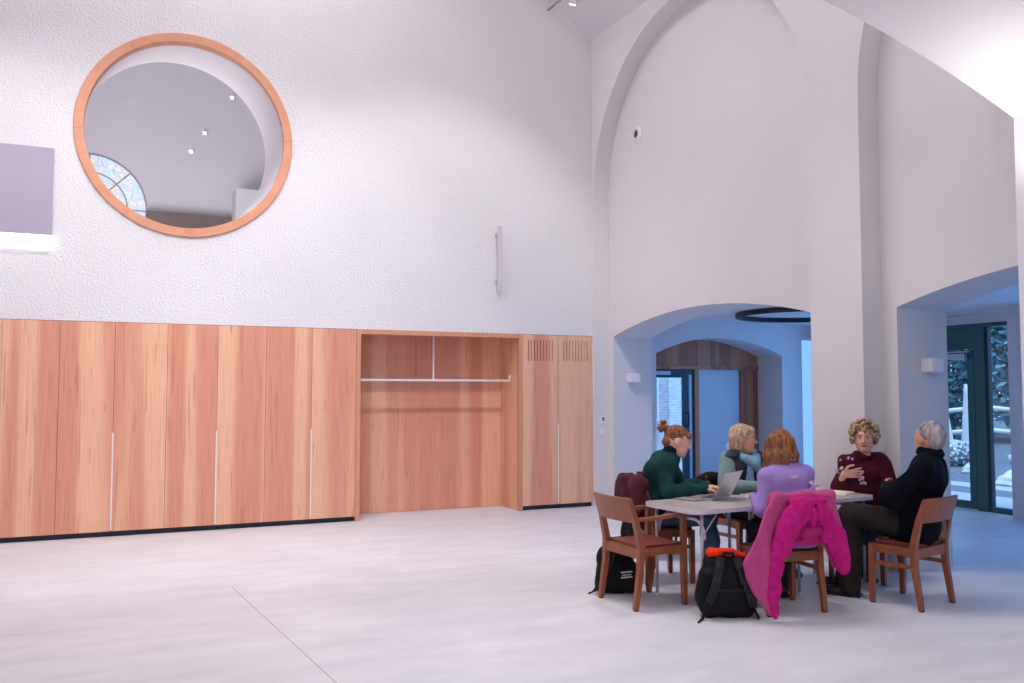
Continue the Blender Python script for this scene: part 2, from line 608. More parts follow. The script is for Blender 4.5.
# floor
bm = bmesh.new()
box(bm, -12, OUT + 0.35, -15.5, 0.72, -0.12, 0)
fl = struct(obj('floor', bm, M['floor']))
bm = bmesh.new(); beam(bm, (-5.20, -3.1, .0002), (-4.80, -8.2, .0002), .005, .0012)
struct(obj('trim_1', bm, plain('floor_joint', rgb(168, 156, 168), 0.7)))

# gable wall with the round hole
CX, CZ, CR = -5.372, 4.546, 1.09
WT = 0.74
bm = bmesh.new()


def poly_with_hole(bm, y, flip, dx=0.0):
    outer = [(HALL_L, 2.36), (0.0, 2.36), (0.0, EAVE), (RIDGE_X, RIDGE_Z), (HALL_L, EAVE)]
    ov = [bm.verts.new((x, y, z)) for x, z in outer]
    hv = [bm.verts.new((CX + dx + CR * math.cos(2 * PI * i / 96), y, CZ + CR * math.sin(2 * PI * i / 96))) for i in range(96)]
    es = [bm.edges.new((ov[i], ov[(i + 1) % 5])) for i in range(5)] + [bm.edges.new((hv[i], hv[(i + 1) % 96])) for i in range(96)]
    bmesh.ops.triangle_fill(bm, use_beauty=True, use_dissolve=False, edges=es)
    return hv


poly_with_hole(bm, 0.0, False)
quad(bm, [(HALL_L, 0, 2.36), (HALL_L, WT, 2.36), (0, WT, 2.36), (0, 0, 2.36)])
quad(bm, [(HALL_L, WT - .01, 0), (0, WT - .01, 0), (0, WT - .01, 2.36), (HALL_L, WT - .01, 2.36)])
bmesh.ops.recalc_face_normals(bm, faces=bm.faces[:])
struct(obj('wall_back', bm, M['rough_plaster']))
bm = bmesh.new()
bk = poly_with_hole(bm, WT, True, -0.10)
fr = [bm.verts.new((v.co.x + .10, 0, v.co.z)) for v in bk]
for i in range(96):
    bm.faces.new((fr[i], fr[(i + 1) % 96], bk[(i + 1) % 96], bk[i]))
struct(obj('wall_back_lining', bm, M['ceiling'], None, False))

# roof of the hall
bm = bmesh.new()
quad(bm, [(0.0, 0, EAVE), (RIDGE_X, 0, RIDGE_Z), (RIDGE_X, YE, RIDGE_Z), (0.0, YE, EAVE)])
quad(bm, [(HALL_L, 0, EAVE), (HALL_L, YE, EAVE), (RIDGE_X, YE, RIDGE_Z), (RIDGE_X, 0, RIDGE_Z)])
quad(bm, [(0.0, 0, EAVE), (0.0, YE, EAVE), (0.30, YE, EAVE), (0.30, 0, EAVE)])
struct(obj('ceiling', bm, M['ceiling']))
bm = bmesh.new()
quad(bm, [(HALL_L, 0.7, 0), (HALL_L, 0, EAVE + .02), (HALL_L, YE, EAVE + .02), (HALL_L, YE, 0)])
struct(obj('wall_left', bm, M['plaster']))

# arcade wall: round-headed niches in front, low segmental openings behind
N1 = (-4.195, -0.05); N2 = (-8.985, -4.835)
NZ = 4.32
OP1 = (-4.09, -0.16); OP2 = (-8.82, -5.0)
OSP, OCR = 2.345, 2.61


def niche_z(y):
    for a, b in (N1, N2):
        if a - 1e-6 <= y <= b + 1e-6:
            c = (a + b) / 2; r = (b - a) / 2
            return NZ + math.sqrt(max(0, r * r - (y - c) ** 2))
    return None


def open_z(y):
    for a, b in (OP1, OP2):
        if a - 1e-6 <= y <= b + 1e-6:
            c = (a + b) / 2; w = (b - a) / 2; s = OCR - OSP
            R = (w * w + s * s) / (2 * s)
            return OCR - R + math.sqrt(R * R - (y - c) ** 2)
    return None


def ysamples(*spans):
    ys = {0.0, YE}
    for a, b in spans:
        c = (a + b) / 2; r = (b - a) / 2
        for i in range(65):
            y = c + r * math.cos(PI * i / 64)
            if YE <= y <= 0:
                ys.add(round(y, 5))
    return sorted(ys)


bm = bmesh.new()
TOP = EAVE + 0.0
ys = ysamples(N1, N2)
for y0, y1 in zip(ys[:-1], ys[1:]):
    ym = (y0 + y1) / 2
    if niche_z(ym) is None:
        quad(bm, [(0, y0, 0), (0, y1, 0), (0, y1, TOP), (0, y0, TOP)])
    else:
        za, zb = niche_z(y0) or NZ, niche_z(y1) or NZ
        quad(bm, [(0, y0, za), (0, y1, zb), (0, y1, TOP), (0, y0, TOP)])
        quad(bm, [(0, y0, za), (RECESS, y0, za), (RECESS, y1, zb), (0, y1, zb)])
for a, b in (N1, N2):
    for y in (a, b):
        if y >= YE:
            quad(bm, [(0, y, 0), (RECESS, y, 0), (RECESS, y, NZ), (0, y, NZ)])
ys = ysamples(OP1, OP2, N1, N2)
for y0, y1 in zip(ys[:-1], ys[1:]):
    ym = (y0 + y1) / 2
    if open_z(ym) is None:
        quad(bm, [(RECESS, y0, 0), (RECESS, y1, 0), (RECESS, y1, TOP), (RECESS, y0, TOP)])
    else:
        quad(bm, [(RECESS, y0, open_z(y0)), (RECESS, y1, open_z(y1)), (RECESS, y1, TOP), (RECESS, y0, TOP)])
bmesh.ops.remove_doubles(bm, verts=bm.verts[:], dist=1e-5)
struct(obj('wall_right', bm, M['plaster']))
bm = bmesh.new()
for y0, y1 in zip(ys[:-1], ys[1:]):
    ym = (y0 + y1) / 2
    if open_z(ym) is None:
        quad(bm, [(REAR, y0, 0), (REAR, y1, 0), (REAR, y1, 3), (REAR, y0, 3)])
    else:
        quad(bm, [(REAR, y0, open_z(y0)), (REAR, y1, open_z(y1)), (REAR, y1, 3), (REAR, y0, 3)])
        quad(bm, [(RECESS, y0, open_z(y0)), (REAR, y0, open_z(y0)), (REAR, y1, open_z(y1)), (RECESS, y1, open_z(y1))])
for a, b in (OP1, OP2):
    for y in (a, b):
        if y >= YE:
            quad(bm, [(RECESS, y, 0), (REAR, y, 0), (REAR, y, OSP), (RECESS, y, OSP)])
bmesh.ops.remove_doubles(bm, verts=bm.verts[:], dist=1e-5)
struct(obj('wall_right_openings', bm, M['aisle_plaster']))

# low vaulted bay around the camera
VX, VZ, VA = -4.1, 4.312, 0.0501
NEAR_R, NEAR_L = -0.25, -9.5


def vz(x):
    return VZ - VA * (x - VX) ** 2


bm = bmesh.new()
xs = [NEAR_L + (NEAR_R - NEAR_L) * i / 60 for i in range(61)]
for x0, x1 in zip(xs[:-1], xs[1:]):
    quad(bm, [(x0, YE, vz(x0)), (x1, YE, vz(x1)), (x1, -15, vz(x1)), (x0, -15, vz(x0))])
bmesh.ops.remove_doubles(bm, verts=bm.verts[:], dist=1e-5)
struct(obj('ceiling_vault', bm, M['ceiling'], None, True))
bm = bmesh.new()
for x0, x1 in zip(xs[:-1], xs[1:]):
    quad(bm, [(x0, YE, vz(x0)), (x1, YE, vz(x1)), (x1, YE, roofz(x1)), (x0, YE, roofz(x0))])
quad(bm, [(NEAR_R, YE, 0), (REAR, YE, 0), (REAR, YE, EAVE + .3), (NEAR_R, YE, EAVE + .3)])
struct(obj('wall_front', bm, M['plaster']))
bm = bmesh.new()
quad(bm, [(NEAR_R, YE, 0), (NEAR_R, YE, vz(NEAR_R)), (NEAR_R, -15, vz(NEAR_R)), (NEAR_R, -15, 0)])
struct(obj('wall_right_bay', bm, M['ceiling']))
bm = bmesh.new()
quad(bm, [(NEAR_L, YE, 0), (NEAR_L, YE, vz(NEAR_L)), (NEAR_L, -15, vz(NEAR_L)), (NEAR_L, -15, 0)])
quad(bm, [(NEAR_L, -15, 0), (NEAR_R, -15, 0), (NEAR_R, -15, 4.4), (NEAR_L, -15, 4.4)])
struct(obj('wall_entrance', bm, M['plaster']))

# aisle: end wall with an arch, outer wall with window and door, ceiling
bm = bmesh.new()
EY, EY2 = 0.10, 0.66
AX0, AX1, ASP, ACR = 1.12, 3.48, 2.145, 2.395


def seg_z(x, a, b, sp, cr):
    c = (a + b) / 2; w = (b - a) / 2; s = cr - sp
    R = (w * w + s * s) / (2 * s)
    return cr - R + math.sqrt(max(0, R * R - (x - c) ** 2))


xs = [AX0 + (AX1 - AX0) * i / 40 for i in range(41)]
quad(bm, [(0.24, EY, 0), (AX0, EY, 0), (AX0, EY, 3), (0.24, EY, 3)])
EW0, EW1 = 3.885, 4.145
quad(bm, [(AX1, EY, 0), (EW0, EY, 0), (EW0, EY, 3), (AX1, EY, 3)])
quad(bm, [(EW0, EY, 2.44), (OUT + .4, EY, 2.44), (OUT + .4, EY, 3), (EW0, EY, 3)])
quad(bm, [(EW0, EY, 0), (EW0, EY + .3, 0), (EW0, EY + .3, 2.44), (EW0, EY, 2.44)])
quad(bm, [(EW0, EY, 2.44), (EW0, EY + .3, 2.44), (EW1 + .1, EY + .3, 2.44), (EW1 + .1, EY, 2.44)])
quad(bm, [(EW1, EY - .02, 0), (EW1, EY + .3, 0), (EW1, EY + .3, 2.44), (EW1, EY - .02, 2.44)])
for x0, x1 in zip(xs[:-1], xs[1:]):
    z0, z1 = seg_z(x0, AX0, AX1, ASP, ACR), seg_z(x1, AX0, AX1, ASP, ACR)
    quad(bm, [(x0, EY, z0), (x1, EY, z1), (x1, EY, 3), (x0, EY, 3)])
    quad(bm, [(x0, EY, z0), (x0, EY2 + .1, z0), (x1, EY2 + .1, z1), (x1, EY, z1)])
for x in (AX0, AX1):
    quad(bm, [(x, EY, 0), (x, EY2 + .1, 0), (x, EY2 + .1, ASP), (x, EY, ASP)])
bmesh.ops.remove_doubles(bm, verts=bm.verts[:], dist=1e-5)
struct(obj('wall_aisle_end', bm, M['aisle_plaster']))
# outer wall
DYO = 0.108
DY0, DY1 = -3.345 + DYO, -1.75 + DYO      # door recess
WY0, WY1 = -1.45, -0.30       # window
bm = bmesh.new()


def owall(y0, y1, z0, z1, x=OUT):
    quad(bm, [(x, y0, z0), (x, y1, z0), (x, y1, z1), (x, y0, z1)])


owall(-9, DY0, 0, 3); owall(DY1, WY0, 0, 3); owall(WY1, EY, 0, 3); owall(WY0, WY1, 2.45, 3); owall(WY0, WY1, 0, .05)
dys = [DY0 + (DY1 - DY0) * i / 24 for i in range(25)]
for y0, y1 in zip(dys[:-1], dys[1:]):
    z0, z1 = seg_z(y0, DY0, DY1, 2.47, 2.62), seg_z(y1, DY0, DY1, 2.47, 2.62)
    quad(bm, [(OUT, y0, z0), (OUT, y1, z1), (OUT, y1, 3), (OUT, y0, 3)])
    quad(bm, [(OUT, y0, z0), (OUT + .32, y0, z0), (OUT + .32, y1, z1), (OUT, y1, z1)])
for y in (DY0, DY1):
    quad(bm, [(OUT, y, 0), (OUT + .32, y, 0), (OUT + .32, y, 2.47), (OUT, y, 2.47)])
for y in (WY0, WY1):
    quad(bm, [(OUT, y, 0), (OUT + .32, y, 0), (OUT + .32, y, 2.45), (OUT, y, 2.45)])
quad(bm, [(OUT, WY0, 2.45), (OUT, WY1, 2.45), (OUT + .32, WY1, 2.45), (OUT + .32, WY0, 2.45)])
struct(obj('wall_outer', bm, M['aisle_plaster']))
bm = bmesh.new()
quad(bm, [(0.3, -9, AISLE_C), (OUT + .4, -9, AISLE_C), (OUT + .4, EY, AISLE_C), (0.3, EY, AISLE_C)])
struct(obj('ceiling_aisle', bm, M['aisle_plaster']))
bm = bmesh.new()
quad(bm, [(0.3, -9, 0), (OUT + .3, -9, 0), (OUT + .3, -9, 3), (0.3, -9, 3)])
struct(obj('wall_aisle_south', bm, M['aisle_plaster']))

# window in the outer wall: frame, pane, and an emissive sheet in place of daylight
w1 = bpy.data.objects.new('window_1', None); COL.objects.link(w1); w1.location = (OUT + .2, (WY0 + WY1) / 2, 0); struct(w1)
bm = bmesh.new()
for a in (WY0, WY1 - .05, (WY0 + WY1) / 2 - .025):
    box(bm, OUT + .18, OUT + .24, a, a + .05, 0.05, 2.45)
for z in (0.05, 2.40):
    box(bm, OUT + .181, OUT + .239, WY0, WY1, z, z + .05)
keep_world(obj('window_frame', bm, M['white_metal']), w1)
bm = bmesh.new(); box(bm, OUT + .205, OUT + .213, WY0 + .03, WY1 - .03, 0.08, 2.42)
keep_world(obj('pane', bm, M['glass']), w1)
bm = bmesh.new(); box(bm, OUT + .26, OUT + .262, WY0, WY1, 0.05, 2.45)
keep_world(obj('glow_sheet', bm, emit('daylight_glow', (0.42, 0.66, 1.0, 1), 1.05)), w1)

w4 = bpy.data.objects.new('window_4', None); COL.objects.link(w4); w4.location = ((EW0 + EW1) / 2, EY + .2, 0); struct(w4)
bm = bmesh.new()
for a in (EW0, EW1 - .02):
    box(bm, a, a + .02, EY + .02, EY + .05, 0, 2.44)
for z in (0, 2.40):
    box(bm, EW0, EW1, EY + .021, EY + .049, z, z + .04)
keep_world(obj('window_frame', bm, M['white_metal']), w4)
bm = bmesh.new(); box(bm, EW0 + .01, EW1 - .01, EY + .03, EY + .036, 0.02, 2.42)
keep_world(obj('pane', bm, M['glass']), w4)
bm = bmesh.new(); box(bm, EW0, EW1, EY + .06, EY + .062, 0.0, 2.44)
keep_world(obj('glow_sheet', bm, emit('daylight_glow_end', (0.30, 0.56, 1.0, 1), 1.0)), w4)  # emissive sheet added behind the pane to stand for daylight

# ------------------------------------------------------------------ upper room seen through the round window
UY = 7.0
bm = bmesh.new()
uxs = [-9 + 8 * i / 48 for i in range(49)]


def uz(x):
    return 6.0 + 2.6 * math.sqrt(max(0, 1 - ((x + 5) / 4) ** 2))


for x0, x1 in zip(uxs[:-1], uxs[1:]):
    quad(bm, [(x0, WT, uz(x0)), (x1, WT, uz(x1)), (x1, UY, uz(x1)), (x0, UY, uz(x0))])
bmesh.ops.remove_doubles(bm, verts=bm.verts[:], dist=1e-5)
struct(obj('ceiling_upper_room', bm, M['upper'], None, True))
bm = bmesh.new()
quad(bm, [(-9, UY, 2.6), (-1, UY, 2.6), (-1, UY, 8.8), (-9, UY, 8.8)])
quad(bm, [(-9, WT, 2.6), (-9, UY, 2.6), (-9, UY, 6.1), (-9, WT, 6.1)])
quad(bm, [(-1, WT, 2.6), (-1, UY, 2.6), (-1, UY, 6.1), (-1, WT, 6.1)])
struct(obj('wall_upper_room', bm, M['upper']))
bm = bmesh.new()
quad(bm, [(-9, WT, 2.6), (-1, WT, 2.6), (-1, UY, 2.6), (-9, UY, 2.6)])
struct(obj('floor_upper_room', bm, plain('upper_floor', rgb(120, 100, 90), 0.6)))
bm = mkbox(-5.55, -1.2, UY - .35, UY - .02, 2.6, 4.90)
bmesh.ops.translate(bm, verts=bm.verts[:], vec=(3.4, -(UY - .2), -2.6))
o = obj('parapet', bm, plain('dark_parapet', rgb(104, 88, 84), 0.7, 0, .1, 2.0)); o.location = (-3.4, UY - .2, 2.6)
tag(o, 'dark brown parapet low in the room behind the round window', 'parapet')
bm = mkbox(-4.06, -3.50, UY - .95, UY - .4, 2.6, 5.34, .01)
bmesh.ops.translate(bm, verts=bm.verts[:], vec=(3.76, -(UY - .7), -2.6))
o = obj('boxed_shaft', bm, M['upper']); o.location = (-3.76, UY - .7, 2.6)
tag(o, 'pale grey boxed shaft seen low right through the round window', 'shaft')


def stained():
    m, n, l, b = newmat('stained_glass')
    tc = n.new('ShaderNodeTexCoord')
    v = n.new('ShaderNodeTexVoronoi'); v.inputs['Scale'].default_value = 12.0
    l.new(tc.outputs['Object'], v.inputs['Vector'])
    r = n.new('ShaderNodeValToRGB'); r.color_ramp.interpolation = 'CONSTANT'
    e = r.color_ramp.elements
    e[0].position = 0; e[0].color = rgb(196, 216, 244); e[1].position = .42; e[1].color = rgb(214, 224, 232)
    a = e.new(.62); a.color = rgb(222, 216, 196); a = e.new(.8); a.color = rgb(206, 222, 248)
    sp = n.new('ShaderNodeSeparateColor'); l.new(v.outputs['Color'], sp.inputs[0]); l.new(sp.outputs[0], r.inputs[0])
    d = n.new('ShaderNodeTexVoronoi'); d.feature = 'DISTANCE_TO_EDGE'; d.inputs['Scale'].default_value = 12.0
    l.new(tc.outputs['Object'], d.inputs['Vector'])
    lt = n.new('ShaderNodeMath'); lt.operation = 'LESS_THAN'; lt.inputs[1].default_value = .03
    l.new(d.outputs['Distance'], lt.inputs[0])
    mx = n.new('ShaderNodeMixRGB'); mx.inputs[2].default_value = rgb(168, 180, 192)
    l.new(lt.outputs[0], mx.inputs[0]); l.new(r.outputs[0], mx.inputs[1])
    l.new(mx.outputs[0], b.inputs['Base Color']); l.new(mx.outputs[0], b.inputs['Emission Color'])
    b.inputs['Emission Strength'].default_value = 0.42  # glow stands in for daylight behind the glass
    return m


w2 = bpy.data.objects.new('window_2', None); COL.objects.link(w2); w2.location = (-6.53, UY - .03, 4.94); struct(w2)
bm = bmesh.new()
lathe_axis(bm, (0, 0, 0), (0, 1, 0), [(0.001, 0.0), (0.98, 0.0), (0.98, 0.02)], 96)
obj('stained_pane', bm, stained(), w2)
bm = bmesh.new()
for r_ in (0.30, 0.655, 0.98):
    tube(bm, [(r_ * math.cos(2 * PI * i / 72), 0, r_ * math.sin(2 * PI * i / 72)) for i in range(72)], .013, 6, True)
for i in range(8):
    a = 2 * PI * i / 8
    tube(bm, [(.3 * math.cos(a), 0, .3 * math.sin(a)), (.98 * math.cos(a), 0, .98 * math.sin(a))], .014, 6)
obj('leading', bm, plain('lead', rgb(150, 150, 156), 0.6), w2)

# ceiling spots in the upper room
UP_SPOTS = [(-4.06, 7.29), (-4.55, 6.535), (-4.79, 6.14)]
for i, (x, z) in enumerate(UP_SPOTS):
    t = thing('wall_spotlight', ['uppermost of three small lit spots seen through the round window',
                                 'middle of three small lit spots seen through the round window',
                                 'lowest of three small lit spots seen through the round window'][i], 'spotlight', (x, UY - .1, z), 0, 'spots in the upper room')
    bm = bmesh.new(); lathe_axis(bm, (0, 0, 0), (0, 1, .25), [(.022, -.012), (.034, -.012), (.034, .10)], 20)
    obj('rim', bm, M['white_plastic'], t)
    bm = bmesh.new(); lathe_axis(bm, (0, 0, 0), (0, 1, .25), [(.001, -.012), (.027, -.012), (.027, .0)], 20)
    obj('lens', bm, M['spot_glow'], t)
bm = bmesh.new(); tube(bm, [(0, 0, 0), (-.50, 0, -.58)], .008, 6)
o = obj('light_track', bm, M['white_plastic']); o.location = (-4.79, UY - .02, 6.12)
tag(o, 'thin pale slanting track under the lowest spot behind the round window', 'track')

# ------------------------------------------------------------------ round window in the gable
w3 = bpy.data.objects.new('window_3', None); COL.objects.link(w3); w3.location = (CX, 0, CZ); struct(w3)
bm = bmesh.new()
lathe_axis(bm, (0, 0, 0), (0, 1, 0), [(1.085, .10), (1.085, -.020), (1.09, -.028), (1.182, -.028), (1.188, -.022), (1.188, .02)], 128)
obj('window_frame', bm, M['wood_ring'], w3, False)
bm = bmesh.new()
for k in range(6):
    a = 2 * PI * k / 6 + .05
    beam(bm, (1.09 * math.cos(a), -.0285, 1.09 * math.sin(a)), (1.185 * math.cos(a), -.0285, 1.185 * math.sin(a)), .004, .002, (0, 1, 0))
obj('frame_joints', bm, plain('ring_joint', rgb(178, 118, 88), .6), w3)
bm = bmesh.new(); lathe_axis(bm, (0, 0, 0), (0, 1, 0), [(.001, .06), (1.086, .06)], 96)
obj('pane', bm, M['round_glass'], w3)

# ------------------------------------------------------------------ fitted cabinets along the gable wall
PW = 0.5445; CT = 2.36


def cabinet(x0, x1, label, slots=False):
    t = thing('fitted_cabinet', label, 'cabinet', ((x0 + x1) / 2, 0.0, 0.0), 0, 'flush larch cabinets along the gable wall')
    w = x1 - x0
    bm = mkbox(-w / 2 + .004, w / 2 - .004, .03, .56, .05, CT - .01)
    obj('carcass', bm, M['gap_shade'], t)
    bm = mkbox(-w / 2, w / 2, .05, .54, 0, .058)
    obj('plinth', bm, M['plinth'], t)
    for s in (0, 1):
        a = -w / 2 + s * w / 2 + .002; b = a + w / 2 - .004
        bm = bmesh.new()
        z0, z1 = .06, CT - .006
        if not slots:
            box(bm, a, b, 0, .022, z0, z1)
        else:
            n = 9; pitch = .0455; sw = .012
            c = (a + b) / 2
            sx = [c + (i - (n - 1) / 2) * pitch for i in range(n)]
            box(bm, a, b, 0, .022, z0, 2.0); box(bm, a, b, 0, .022, 2.285, z1)
            edges = [a] + [v for q in sx for v in (q - sw / 2, q + sw / 2)] + [b]
            for e0, e1 in zip(edges[0::2], edges[1::2]):
                box(bm, e0, e1, 0, .022, 2.0, 2.285)
        d = obj('door', bm, M['wood'], t)
        if s == 1:
            bm = mkbox(a - .009, a + .006, -.005, .018, .075, 1.135, .002)
            h = obj('handle', bm, M['white_metal'], d)
    return t


E_ = -3.362
cabinet(E_ - 2 * PW, E_, 'pale banded larch cabinet pair directly left of the open coat alcove')
cabinet(E_ - 4 * PW, E_ - 2 * PW, 'larch cabinet pair under the right half of the round window')
cabinet(E_ - 6 * PW, E_ - 4 * PW, 'larch cabinet pair under the left half of the round window')
cabinet(E_ - 8 * PW, E_ - 6 * PW, 'larch cabinet cut off by the photo edge below the grey wall panel')
cabinet(-2 * PW, -0.002, 'larch cabinet pair with upright vent slots, right of the coat alcove', True)
# thin strip coloured as the shadow line above the cabinets
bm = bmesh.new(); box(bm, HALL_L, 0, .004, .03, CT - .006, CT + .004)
struct(obj('shadow_strip', bm, plain('shadow_line_paint', rgb(150, 110, 96), .8)))

# coat alcove
AL0, AL1 = -3.362, -2 * PW
t = thing('coat_alcove', 'open larch alcove with pale framed edge between the fitted cabinets', 'alcove', ((AL0 + AL1) / 2, 0, 0))
hw = (AL1 - AL0) / 2
bm = mkbox(-hw, -hw + .054, -.012, .06, 0, CT, .001); obj('jamb', bm, M['wood_edge'], t)
bm = mkbox(hw - .054, hw, -.012, .06, 0, CT, .001); obj('jamb', bm, M['wood_edge'], t)
bm = mkbox(-hw + .054, hw - .054, -.012, .06, CT - .058, CT, .001); obj('head', bm, M['wood_edge'], t)
bm = mkbox(-hw + .05, hw - .05, .06, .59, CT - .03, CT - .01); obj('soffit', bm, M['wood'], t)
bm = mkbox(-hw + .03, -hw + .052, .06, .60, 0, CT); obj('side_panel', bm, M['wood'], t)
bm = mkbox(hw - .052, hw - .03, .06, .60, 0, CT); obj('side_panel', bm, M['wood'], t)
for k in range(2):
    a = -hw + .052 + k * (2 * hw - .104) * .457; b = -hw + .052 + (2 * hw - .104) * (.457 if k == 0 else 1) - .002
    bm = mkbox(a, b, .592, .612, .004, CT - .01)
    obj('back_panel', bm, M['wood'], t)
# rail
t = thing('coat_rail', 'white square steel coat rail hung across the larch alcove', 'coat rail', (-2.258, .27, 1.735))
bm = mkbox(-1.05, 1.11, -.016, .016, -.014, .014, .002); obj('bar', bm, M['white_metal'], t)
bm = mkbox(-.010, .010, -.010, .010, .014, .597, .002); obj('hanger', bm, M['white_metal'], t)
bm = mkbox(1.092, 1.112, -.014, .014, .012, .075, .002); obj('end_bracket', bm, M['white_metal'], t)

# things on the gable wall
t = thing('wall_light_panel', 'grey rectangular panel on the wall with a glowing white lower edge', 'wall panel', (-7.6, -.05, 3.12))
bm = mkbox(-.80, .862, -.015, .045, .15, 1.10, .003); obj('panel', bm, M['screen_grey'], t)
bm = mkbox(-.80, .862, -.012, .04, .0, .149, .002); obj('light_strip', bm, M['lamp_glow'], t)
t = thing('column_loudspeaker', 'slim pale column loudspeaker bracketed to the rough white wall', 'loudspeaker', (-1.475, -.13, 2.9))
bm = mkbox(-.024, .024, -.03, .03, .02, .87, .006); obj('housing', bm, plain('pale_grey', rgb(214, 206, 216), .5), t)
for z in (.12, .74):
    bm = mkbox(-.02, .02, .025, .12, z, z + .05, .003); obj('bracket', bm, plain('grey_bracket', rgb(196, 188, 200), .5), t)
# round speaker on the niche wall
t = thing('wall_camera', 'small round white wall fitting with dark centre inside the tall niche', 'wall camera', (RECESS, -.80, 5.04))
bm = bmesh.new(); lathe_axis(bm, (0, 0, 0), (-1, 0, 0), [(.125, 0), (.125, .010), (.115, .016), (.085, .018), (.080, .026), (.055, .028), (.052, .010)], 36); obj('rim', bm, M['white_plastic'], t, True)
bm = bmesh.new(); lathe_axis(bm, (0, 0, 0), (-1, 0, 0), [(.001, .020), (.03, .018), (.053, .012)], 30); obj('lens', bm, plain('lens', rgb(36, 36, 48), .3), t, True)
t = thing('wall_uplight', 'small white wall uplight on the near bay wall', 'wall lamp', (NEAR_R, -7.0, 2.72))
bm = mkbox(-.42, -.32, -.06, .06, -.06, .06, .004); obj('housing', bm, M['white_plastic'], t)
bm = mkbox(-.34, 0, -.015, .015, -.02, .02, .002); obj('bracket', bm, M['white_metal'], t)
# switches on the niche reveal
for z, lab, nm in ((1.20, 'upper white room control on the wall beside the arched opening', 'thermostat'), (1.03, 'lower white light switch on the wall beside the arched opening', 'light_switch')):
    t = thing(nm, lab, 'switch', (.125, N1[1] - .001, z))
    bm = mkbox(-.045, .045, -.014, 0, -.05, .05, .003); obj('plate', bm, M['white_plastic'], t)
    if nm == 'thermostat':
        bm = mkbox(-.022, .022, -.018, -.013, -.022, .03, .002); obj('display', bm, plain('display', rgb(120, 118, 126), .3), t)
    else:
        bm = mkbox(-.03, .03, -.018, -.013, -.032, .032, .002); obj('rocker', bm, M['white_plastic'], t)
# sconces on the opening jambs
for x, y, z, lab in ((.53, OP1[1], 1.715, 'white cube wall lamp on the jamb of the left arched opening'),
                     (.60, OP2[1], 1.765, 'white cube wall lamp on the jamb of the right arched opening')):
    t = thing('wall_lamp', lab, 'wall lamp', (x, y, z), 0, 'white cube wall lamps')
    bm = mkbox(-.075, .075, -.12, 0, .0, .125, .004); obj('housing', bm, M['white_plastic'], t)
    bm = mkbox(-.055, .055, -.10, -.02, -.004, .0); obj('diffuser', bm, plain('diffuser', rgb(250, 244, 232), .5), t)
# track light at the top of the wall
t = thing('track_light', 'white ceiling track with small lit spotlight high in the corner', 'track light', (-.71, -.04, 6.875))
bm = bmesh.new(); beam(bm, (0, .0, -.0), (0, -4.2, .0), .022, .022); obj('track', bm, plain('track', rgb(150, 140, 146), .5), t)
bm = bmesh.new(); tube(bm, [(0, -1.0, .01), (0, -1.0, .16)], .006, 6); tube(bm, [(0, -3.4, .01), (0, -3.4, .16)], .006, 6); obj('hanger', bm, M['white_plastic'], t)
bm = bmesh.new(); lathe_axis(bm, (.146, -.455, -.056), (.1, -.4, 1), [(.04, -.02), (.045, -.02), (.045, .08), (.012, .09), (.012, .10)], 20); obj('lamp_head', bm, M['white_plastic'], t, True)
bm = bmesh.new(); lathe_axis(bm, (.146, -.455, -.056), (.1, -.4, 1), [(.001, -.022), (.040, -.022), (.041, .0)], 20); obj('lens', bm, M['spot_glow'], t)

# ------------------------------------------------------------------ aisle: wooden door screen, garden door, ring pendant
t = thing('door_screen', 'larch screen filling the aisle arch with green door and white panel', 'door screen', (2.3, .66, 0))
bx = 2.3


def scr(name, x0, x1, z0, z1, mat, y0=0, y1=.09, bev=.002):
    bm = mkbox(x0 - bx, x1 - bx, y0, y1, z0, z1, bev)
    return obj(name, bm, mat, t)


# arched head in two veneer panels
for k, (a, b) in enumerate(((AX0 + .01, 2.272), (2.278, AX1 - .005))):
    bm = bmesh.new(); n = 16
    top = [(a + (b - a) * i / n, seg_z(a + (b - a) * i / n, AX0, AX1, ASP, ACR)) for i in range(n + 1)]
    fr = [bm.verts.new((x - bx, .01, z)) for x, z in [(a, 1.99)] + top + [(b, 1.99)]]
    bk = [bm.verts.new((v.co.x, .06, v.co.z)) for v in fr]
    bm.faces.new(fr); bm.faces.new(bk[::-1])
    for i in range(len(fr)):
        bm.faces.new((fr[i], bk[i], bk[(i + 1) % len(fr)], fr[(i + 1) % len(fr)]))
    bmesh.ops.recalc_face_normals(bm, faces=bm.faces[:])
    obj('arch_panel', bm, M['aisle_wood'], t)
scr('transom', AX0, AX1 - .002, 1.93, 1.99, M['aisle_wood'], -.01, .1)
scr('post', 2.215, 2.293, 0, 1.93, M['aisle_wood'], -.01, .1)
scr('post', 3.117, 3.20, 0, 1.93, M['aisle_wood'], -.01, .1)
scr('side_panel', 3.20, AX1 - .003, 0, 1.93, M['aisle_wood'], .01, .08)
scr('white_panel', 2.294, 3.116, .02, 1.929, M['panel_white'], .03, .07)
df = scr('door', AX0 + .01, 2.214, 0, .10, M['dark_frame'], .02, .08)
for a, b, z0, z1 in ((AX0 + .01, 1.40, .1, 1.93), (2.02, 2.214, .1, 1.93)):
    bm = mkbox(a - bx, b - bx, .02, .08, z0, z1, .004); obj('stile', bm, M['dark_frame'], df)
bm = mkbox(1.40 - bx, 2.02 - bx, .02, .08, 1.80, 1.93, .003); obj('head_rail', bm, M['dark_frame'], df)
bm = mkbox(2.12 - bx, 2.17 - bx, .015, .02, .1, 1.85, .0); obj('narrow_light', bm, plain('pale_glass', rgb(150, 185, 215), .2), df)
bm = mkbox(1.40 - bx, 2.02 - bx, .045, .053, .1, 1.8); obj('pane', bm, M['glass'], df)
